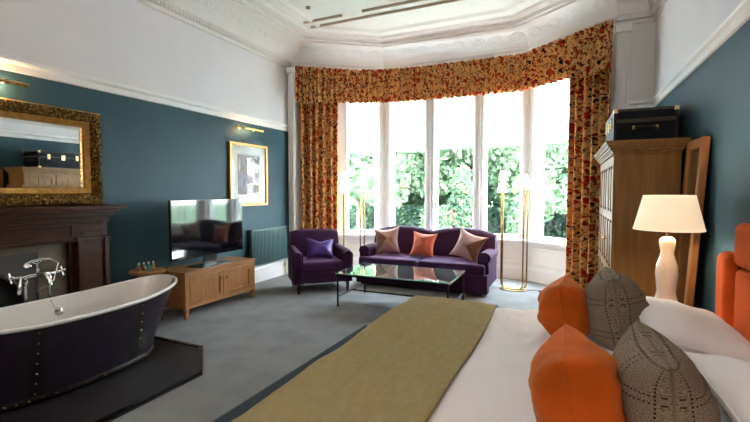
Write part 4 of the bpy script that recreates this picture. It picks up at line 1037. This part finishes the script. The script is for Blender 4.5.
# ------------------------------------------------------------ bed
BX0, BX1, BY0, BY1, BZ = -1.20, 0.88, 1.05, 3.42, 0.60
def bed_surface(x, y, lift=0.0):
    # rounded mattress top with duvet softness
    ex = min(1, max(0, (x-BX0)/0.10)); r = 0.0
    z = BZ + 0.020*noise.noise(Vector((x*1.7, y*1.7, 0))) + 0.010*noise.noise(Vector((x*5, y*5, 3)))
    z += 0.014*math.sin((y*0.55-x*1.0)*26+3.5*noise.noise(Vector((x*2, y*2, 5))))*min(1, max(0, (x+0.45)*3))*(0.5+0.5*noise.noise(Vector((x*1.5, y*1.5, 15)))*2)
    return z + lift
def bed():
    t = tag(empty('bed', (0,0,0)), 'large double bed with white linen and an orange headboard', 'bed')
    b = MB(); b.box((BX0+0.05,BY0+0.04,0.06),(BX1,BY1-0.04,0.34)); b.build('divan_base', M['slate_cloth'], t, bevel=0.02)
    for x in (BX0+0.2, BX1-0.2):
        for y in (BY0+0.2, BY1-0.2): l = MB(); l.lathe([(0.03,0),(0.035,0.065)], (x,y,0), 12); l.build('leg', M['mahogany'], t)
    m = MB(); m.box((BX0+0.04,BY0+0.04,0.34),(BX1,BY1-0.04,0.555)); m.build('mattress', M['linen'], t, bevel=0.05, bseg=4)
    # duvet: one wrapped sheet, top plus falls at foot and both sides
    d = MB(); nx, ny = 120, 120
    def wrap(s, s0, s1, drop, rad):
        # arc-length coordinate -> (position, drop) with rounded edges; 0..1 over the whole width incl. drops
        Lt = (s1-s0); tot = Lt + 2*drop; q = s*tot - drop
        return q, Lt
    def fn(u, v):
        drop = 0.30; r = 0.07
        def one(q, L):
            if q < r:
                if q > r-PI/2*r: a = (r-q)/r; return r-r*math.sin(a), r-r*math.cos(a)
                return 0.0, r + (r-PI/2*r-q)
            if q > L-r:
                if q < L-r+PI/2*r: a = (q-(L-r))/r; return L-r+r*math.sin(a), r-r*math.cos(a)
                return L, r + (q-(L-r+PI/2*r))
            return q, 0.0
        L1_ = BX1-BX0; L2_ = BY1-BY0
        qx = -drop + u*(L1_+drop-0.03); qy = -drop + v*(L2_+2*drop)
        X, dz1 = one(qx, L1_+1.0); Y, dz2 = one(qy, L2_)
        x, y = BX0+X, BY0+Y; z = bed_surface(x, y) - dz1 - dz2*(1 if dz1 < 0.2 else 0.6)
        if dz1 > 0.05: x -= 0.012*math.sin(y*18)*min(1, dz1*4)
        if dz2 > 0.05: y += (1 if qy > 0 else -1)*0.012*math.sin(x*18)*min(1, dz2*4)
        return Vector((x, y, max(0.30, z)))
    d.grid(fn, nx, ny); d.build('duvet', M['duvet'], t, smooth=80)
    # headboard: channelled and buttoned, with a lower rounded wing at each end
    Y0, Y1 = 1.10, 3.36
    def pad(y0, y1, z0, z1, x0, th):
        m = MB(); m.box((x0-th,y0,z0),(1.0,y1,z1)); return m
    hb = MB(); hb.box((0.97,Y0+0.02,0.10),(1.035,Y1-0.02,1.10)); h = hb.build('headboard', M['head'], t, bevel=0.02)
    for (y0, y1, z0, z1, th) in ((Y1-0.21,Y1,0.35,1.13,0.10),(Y0,Y0+0.21,0.35,1.13,0.10)):
        pad(y0, y1, z0, z1, 0.99, th).build('wing_pad', M['head'], h, bevel=0.06, bseg=6)
    n = 4; yy0, yy1 = Y0+0.215, Y1-0.215
    for k in range(n):
        a, b_ = yy0+(yy1-yy0)*k/n, yy0+(yy1-yy0)*(k+1)/n
        pad(a+0.003, b_-0.003, 1.06, 1.32, 0.99, 0.075).build('upper_pad', M['head'], h, bevel=0.055, bseg=6)
        pad(a+0.003, b_-0.003, 0.35, 1.05, 0.99, 0.065).build('lower_pad', M['head'], h, bevel=0.05, bseg=6)
bed()
def throw():
    m = MB(); X0, X1 = BX0-0.02, -0.46
    def fn(u, v):
        # v along Y with drops on both sides, u along X with a fall over the foot
        drop_f = 0.34; L = X1-X0; q = -drop_f + u*(L+drop_f); r = 0.10
        if q < r:
            if q > r-PI/2*r: a = (r-q)/r; x, dz = X0+r-r*math.sin(a), r-r*math.cos(a)
            else: x, dz = X0-0.012, r+(r-PI/2*r-q)
        else: x, dz = X0+q, 0
        Ly = BY1-BY0+0.03; dr = 0.30; p = -dr + v*(Ly+2*dr); y0 = BY0-0.015
        if p < r:
            if p > r-PI/2*r: a = (r-p)/r; y, dy = y0+r-r*math.sin(a), r-r*math.cos(a)
            else: y, dy = y0, r+(r-PI/2*r-p)
        elif p > Ly-r:
            if p < Ly-r+PI/2*r: a = (p-(Ly-r))/r; y, dy = y0+Ly-r+r*math.sin(a), r-r*math.cos(a)
            else: y, dy = y0+Ly, r+(p-(Ly-r+PI/2*r))
        else: y, dy = y0+p, 0
        z = bed_surface(x, y, 0.016) - dz - dy
        z += 0.008*math.exp(-((x+0.93+0.05*math.sin(y*2))/0.02)**2)*(1 if dz == 0 else 0)
        z += 0.010*math.exp(-(((x+0.72)-0.25*(y-2.9))/0.03)**2)*math.exp(-((y-2.75)/0.3)**2)
        z += 0.012*noise.noise(Vector((x*4, y*2, 9))) + 0.03*math.exp(-((y-3.0)/0.3)**2)*math.exp(-((x+0.85)/0.25)**2)
        if dz > 0.06: x -= 0.02 + 0.03*min(1, dz*3) + 0.012*math.sin(y*9)*min(1, dz*4)
        x += 0.010*math.sin(y*3.1)*(u**4)
        return Vector((x, y, max(z, 0.27)))
    m.grid(fn, 70, 110)
    o = m.build('bed_throw', M['throw'], smooth=80, solid=0.007); tag(o, 'olive wool throw spread across the foot of the bed', 'throw')
throw()
bn = tag(empty('bed_end_bench', (-1.37,2.15,0), R(-1.2)), 'low slate blue upholstered bench against the foot of the bed', 'bench')
b = MB(); b.box((-0.34,-1.15,0.08),(0.10,1.33,0.27)); b.build('seat', M['slate_cloth'], bn, bevel=0.03)
for x in (-0.28, 0.06):
    for y in (-1.05, 1.22): l = MB(); l.lathe([(0.018,0),(0.024,0.085)], (x,y,0), 10); l.build('leg', M['mahogany'], bn)

# pillows and bed cushions
def pillow(loc, rot, label, seed, w=0.74, h=0.50, t=0.24):
    o = cushion_mesh(w, h, t, seed, 0.05, e=0.5).build('pillow', M['linen'], smooth=80, weld=True, loc=loc, rot=rot); tag(o, label, 'pillow', None)
    s = MB(); s.tube([(w/2*a, 0, h/2*b*0.99) for a, b in ((-1,-1),(0,-0.95),(1,-1),(0.95,0),(1,1),(0,0.95),(-1,1),(-0.95,0))], 0.004, 6, closed=True); s.build('seam', M['linen'], o)
pillow((0.66,2.78,0.655), (R(-90),0,R(90)), 'lower white pillow of the pair by the table lamp', 13, w=0.84, h=0.50, t=0.17)
pillow((0.62,2.74,0.765), (R(-78),0,R(90)), 'upper white pillow by the table lamp, behind the farther woven cushion', 11, w=0.84, h=0.50, t=0.20)
pillow((0.68,1.72,0.655), (R(-90),0,R(91)), 'lower white pillow of the pair behind the nearer woven cushion', 14, w=0.86, h=0.52, t=0.17)
pillow((0.72,1.70,0.765), (R(-76),0,R(91)), 'upper white pillow behind the nearer woven cushion', 12, w=0.86, h=0.52, t=0.20)
cushion('bed_cushion', 0.44, 0.37, 0.32, M['orange_velvet'], (0.05,1.70,0.765), (R(-14),0,R(88)), 'orange velvet cushion nearest the camera on the bed', seed=21, pinch=0.05, e=0.5)
cushion('bed_cushion', 0.52, 0.39, 0.30, M['tweed'], (0.315,1.76,0.775), (R(-6),0,R(92)), 'woven grey brown checked cushion nearest the camera on the bed', seed=22, pinch=0.06, e=0.5)
cushion('bed_cushion', 0.36, 0.37, 0.32, M['orange_velvet'], (0.02,2.86,0.765), (R(-8),0,R(84)), 'orange velvet cushion farther back, below the long curtain', seed=23, pinch=0.05, e=0.5)
cushion('bed_cushion', 0.42, 0.46, 0.34, M['tweed'], (0.29,2.84,0.795), (R(-10),0,R(90)), 'woven grey brown checked cushion farther back, below the wardrobe', seed=24, pinch=0.06, e=0.5)

# ------------------------------------------------------------ garden
GZ = -0.9
g = MB(); g.box((-60,8.3,GZ-0.2),(60,90,GZ)); struct(g.build('ground', M['grass'], smooth=0))
dv = MB(); dv.prism([(-14,13.5),(8,12.6),(9,15.5),(-14,16.6)], GZ, GZ+0.02); struct(dv.build('driveway', M['tarmac'], smooth=0))
def crown(mb, blobs, n, size, rnd):
    for bx, by, bz, br, bh in blobs: mb.sphere((bx,by,bz), (br*0.62,br*0.62,bh*0.62), 10, 7)
    for _ in range(int(n*1.6)):
        bx, by, bz, br, bh = rnd.choice(blobs)
        th, ph = rnd.uniform(0, 2*PI), math.acos(rnd.uniform(-0.6, 1)); q = rnd.uniform(0.62, 1.12)
        c = Vector((bx+br*q*math.sin(ph)*math.cos(th), by+br*q*math.sin(ph)*math.sin(th), bz+bh*q*math.cos(ph)))
        a = Vector((rnd.gauss(0,1), rnd.gauss(0,1), rnd.gauss(0,1))).normalized(); b = a.orthogonal().normalized(); s = size*rnd.uniform(0.6, 1.3)
        mb._f([mb.bm.verts.new(c+a*s), mb.bm.verts.new(c+b*s*0.55), mb.bm.verts.new(c-a*s), mb.bm.verts.new(c-b*s*0.55)])
def tree(x, y, h, r, leaf, label, seed, tr=0.12, low=0.4, n=5200, lean=0, lsize=0.125):
    rnd = random.Random(seed); t = tag(empty('garden_tree', (x,y,GZ)), label, 'tree', None)
    tk = MB(); tk.tube([(0,0,0),(lean*0.5,0,h*0.25),(lean,0.1,h*0.5),(lean*1.2,0,h*0.8)], [tr,tr*0.8,tr*0.6,tr*0.2], 10)
    for k in range(7):
        a = rnd.uniform(0, 2*PI); z = h*rnd.uniform(0.28, 0.6); tk.tube([(lean*0.7,0,z),(lean+math.cos(a)*r*0.4,math.sin(a)*r*0.4,z+h*0.12),(lean+math.cos(a)*r*0.8,math.sin(a)*r*0.8,z+h*0.2)], [tr*0.4,tr*0.25,tr*0.08], 6)
    tk.build('trunk', M['bark'], t)
    bl = [(lean+rnd.uniform(-0.5,0.5)*r, rnd.uniform(-0.5,0.5)*r, h*rnd.uniform(low+0.1,0.85), r*rnd.uniform(0.35,0.6), h*0.16) for _ in range(12)]
    c = MB(); crown(c, bl, n, lsize, rnd); c.build('crown', M[leaf], t, smooth=0)
tree(-6.4, 13.0, 6.5, 2.3, 'leaf_light', 'pale leafed garden tree seen through the left window', 1, 0.20, 0.30)
tree(-4.6, 14.6, 7.0, 2.4, 'leaf_light', 'pale garden tree with a forked trunk seen left of the middle window', 2, 0.18, 0.30, lean=0.4)
tree(-1.5, 15.6, 6.5, 2.4, 'leaf_light', 'loose pale tree seen behind the right floor lamp', 4, 0.14, 0.22)
tree(1.8, 16.0, 6.5, 2.6, 'leaf_mid', 'mid green tree seen through the rightmost window', 5, 0.16, 0.25)
tree(-6.5, 23.0, 9.5, 3.8, 'leaf_mid', 'broad mid green tree at the back of the garden', 9, 0.2, 0.12, n=6500, lsize=0.17)
tree(-2.6, 25.0, 10, 4.2, 'leaf_dark', 'broad dark green tree at the very back of the garden', 10, 0.2, 0.12, n=6500, lsize=0.18)
tree(-3.6, 20.0, 8.5, 3.6, 'leaf_mid', 'tall mid green tree farther back in the garden', 6, 0.2, 0.2, n=6500, lsize=0.17)
tree(-9.5, 20.0, 8.5, 3.8, 'leaf_mid', 'tall mid green tree at the far left of the garden', 7, 0.2, 0.2, n=6500, lsize=0.17)
tree(-0.2, 22.0, 8.5, 3.8, 'leaf_light', 'tall pale tree at the back right of the garden', 8, 0.2, 0.2, n=6500, lsize=0.17)
def shrub(name, x, y, h, r, leaf, label, seed, n=4500, berries=0, cone=False, size=0.06, cat='shrub'):
    rnd = random.Random(seed); t = tag(empty(name, (x,y,GZ)), label, cat)
    c = MB(); 
    if cone: bl = [(0,0,h*k/9, r*(1-0.85*k/9), h*0.10) for k in range(9) for _ in range(9-k)]
    else: bl = [(rnd.uniform(-0.5,0.5)*r, rnd.uniform(-0.5,0.5)*r, h*rnd.uniform(0.25,0.75), r*0.5, h*0.28) for _ in range(10)]
    crown(c, bl, n, size, rnd); c.build('foliage', M[leaf], t, smooth=0)
    k = MB(); k.tube([(0,0,0),(0,0,h*0.8)], [0.06,0.02], 8); k.build('stem', M['bark'], t)
    if berries:
        b = MB()
        for _ in range(berries):
            q = rnd.choice(bl); a = rnd.uniform(0, 2*PI); ph = rnd.uniform(0.2, 1.6)
            b.sphere((q[0]+q[3]*math.sin(ph)*math.cos(a), q[1]+q[3]*math.sin(ph)*math.sin(a), q[2]+q[4]*math.cos(ph)), 0.04, 6, 4)
        b.build('berries', M['berry'], t)['kind'] = 'stuff'
shrub('conical_shrub', -2.35, 10.6, 3.1, 0.80, 'leaf_mid', 'conical shrub with orange berries outside the middle window', 11, 6500, 420, True, 0.055)
shrub('garden_shrub', -3.25, 11.4, 2.1, 0.6, 'leaf_light', 'pale rounded shrub just left of the conical shrub', 12, 3500)
shrub('garden_shrub', -0.92, 10.6, 2.3, 0.40, 'leaf_mid', 'slim green shrub right of the conical shrub', 13, 3000)
hd = MB(); rnd = random.Random(31)
for _ in range(16000):
    x = rnd.uniform(-15, 6); f_ = rnd.random(); y = 17.2+rnd.uniform(-0.1,0.1) if f_ < 0.7 else rnd.uniform(17.2,18.4); z = GZ+rnd.uniform(0,1.7) if f_ < 0.7 else GZ+1.7
    c = Vector((x, y, z)); a = Vector((rnd.gauss(0,1), rnd.gauss(0,1), rnd.gauss(0,1))).normalized(); b = a.orthogonal().normalized()
    hd._f([hd.bm.verts.new(c+a*0.11), hd.bm.verts.new(c+b*0.07), hd.bm.verts.new(c-a*0.11), hd.bm.verts.new(c-b*0.07)])
hd.box((-15,17.3,GZ),(6,18.3,GZ+1.6)); tag(hd.build('hedge', M['leaf_dark'], smooth=0), 'clipped dark hedge along the far side of the drive', 'hedge')
gw = tag(empty('garden_wall', (0.4,12.0,GZ)), 'low white garden wall seen behind the right floor lamp', 'wall')
b = MB(); b.box((-1.1,-0.1,0),(2.6,0.1,0.95)); b.build('wall', M['white'], gw, smooth=0)
b = MB(); b.box((-1.16,-0.16,0.95),(2.66,0.16,1.05)); b.build('coping', M['white'], gw, smooth=0, bevel=0.01)

# ------------------------------------------------------------ unseen ceiling pendant, added behind the camera as fill light
pd = tag(empty('fill_pendant', (-1.3,-0.6,0)), 'unseen brass pendant with white glass bowls, added behind the camera as fill light', 'lamp')
m = MB(); m.tube([(0,0,3.0),(0,0,ZC)], 0.008, 8); m.lathe([(0.07,ZC-0.03),(0.07,ZC)], (0,0,0), 20); m.lathe([(0.03,2.95),(0.05,3.0),(0.02,3.06)], (0,0,0), 16); m.build('stem', M['brass'], pd)
gm = m_shade('lit_fill_bowl', (1.0, 0.90, 0.78), 2.0)
for k in range(5):
    a = 2*PI*k/5; x, y = 0.32*math.cos(a), 0.32*math.sin(a)
    m = MB(); m.tube([(0,0,2.98),(x*0.6,y*0.6,2.80),(x,y,2.84)], 0.007, 8); ar = m.build('arm', M['brass'], pd)
    m = MB(); m.lathe([(0.0,2.84),(0.06,2.85),(0.10,2.90),(0.12,2.97)], (x,y,0), 24, cap=False); m.build('glass_bowl', gm, ar, solid=0.003)
    ld = bpy.data.lights.new('bulb', 'POINT'); ld.energy = 9; ld.color = (1, 0.88, 0.76); ld.shadow_soft_size = 0.04
    lo = bpy.data.objects.new('bulb', ld); COL.objects.link(lo); lo.parent = pd; lo.location = (x, y, 2.93)
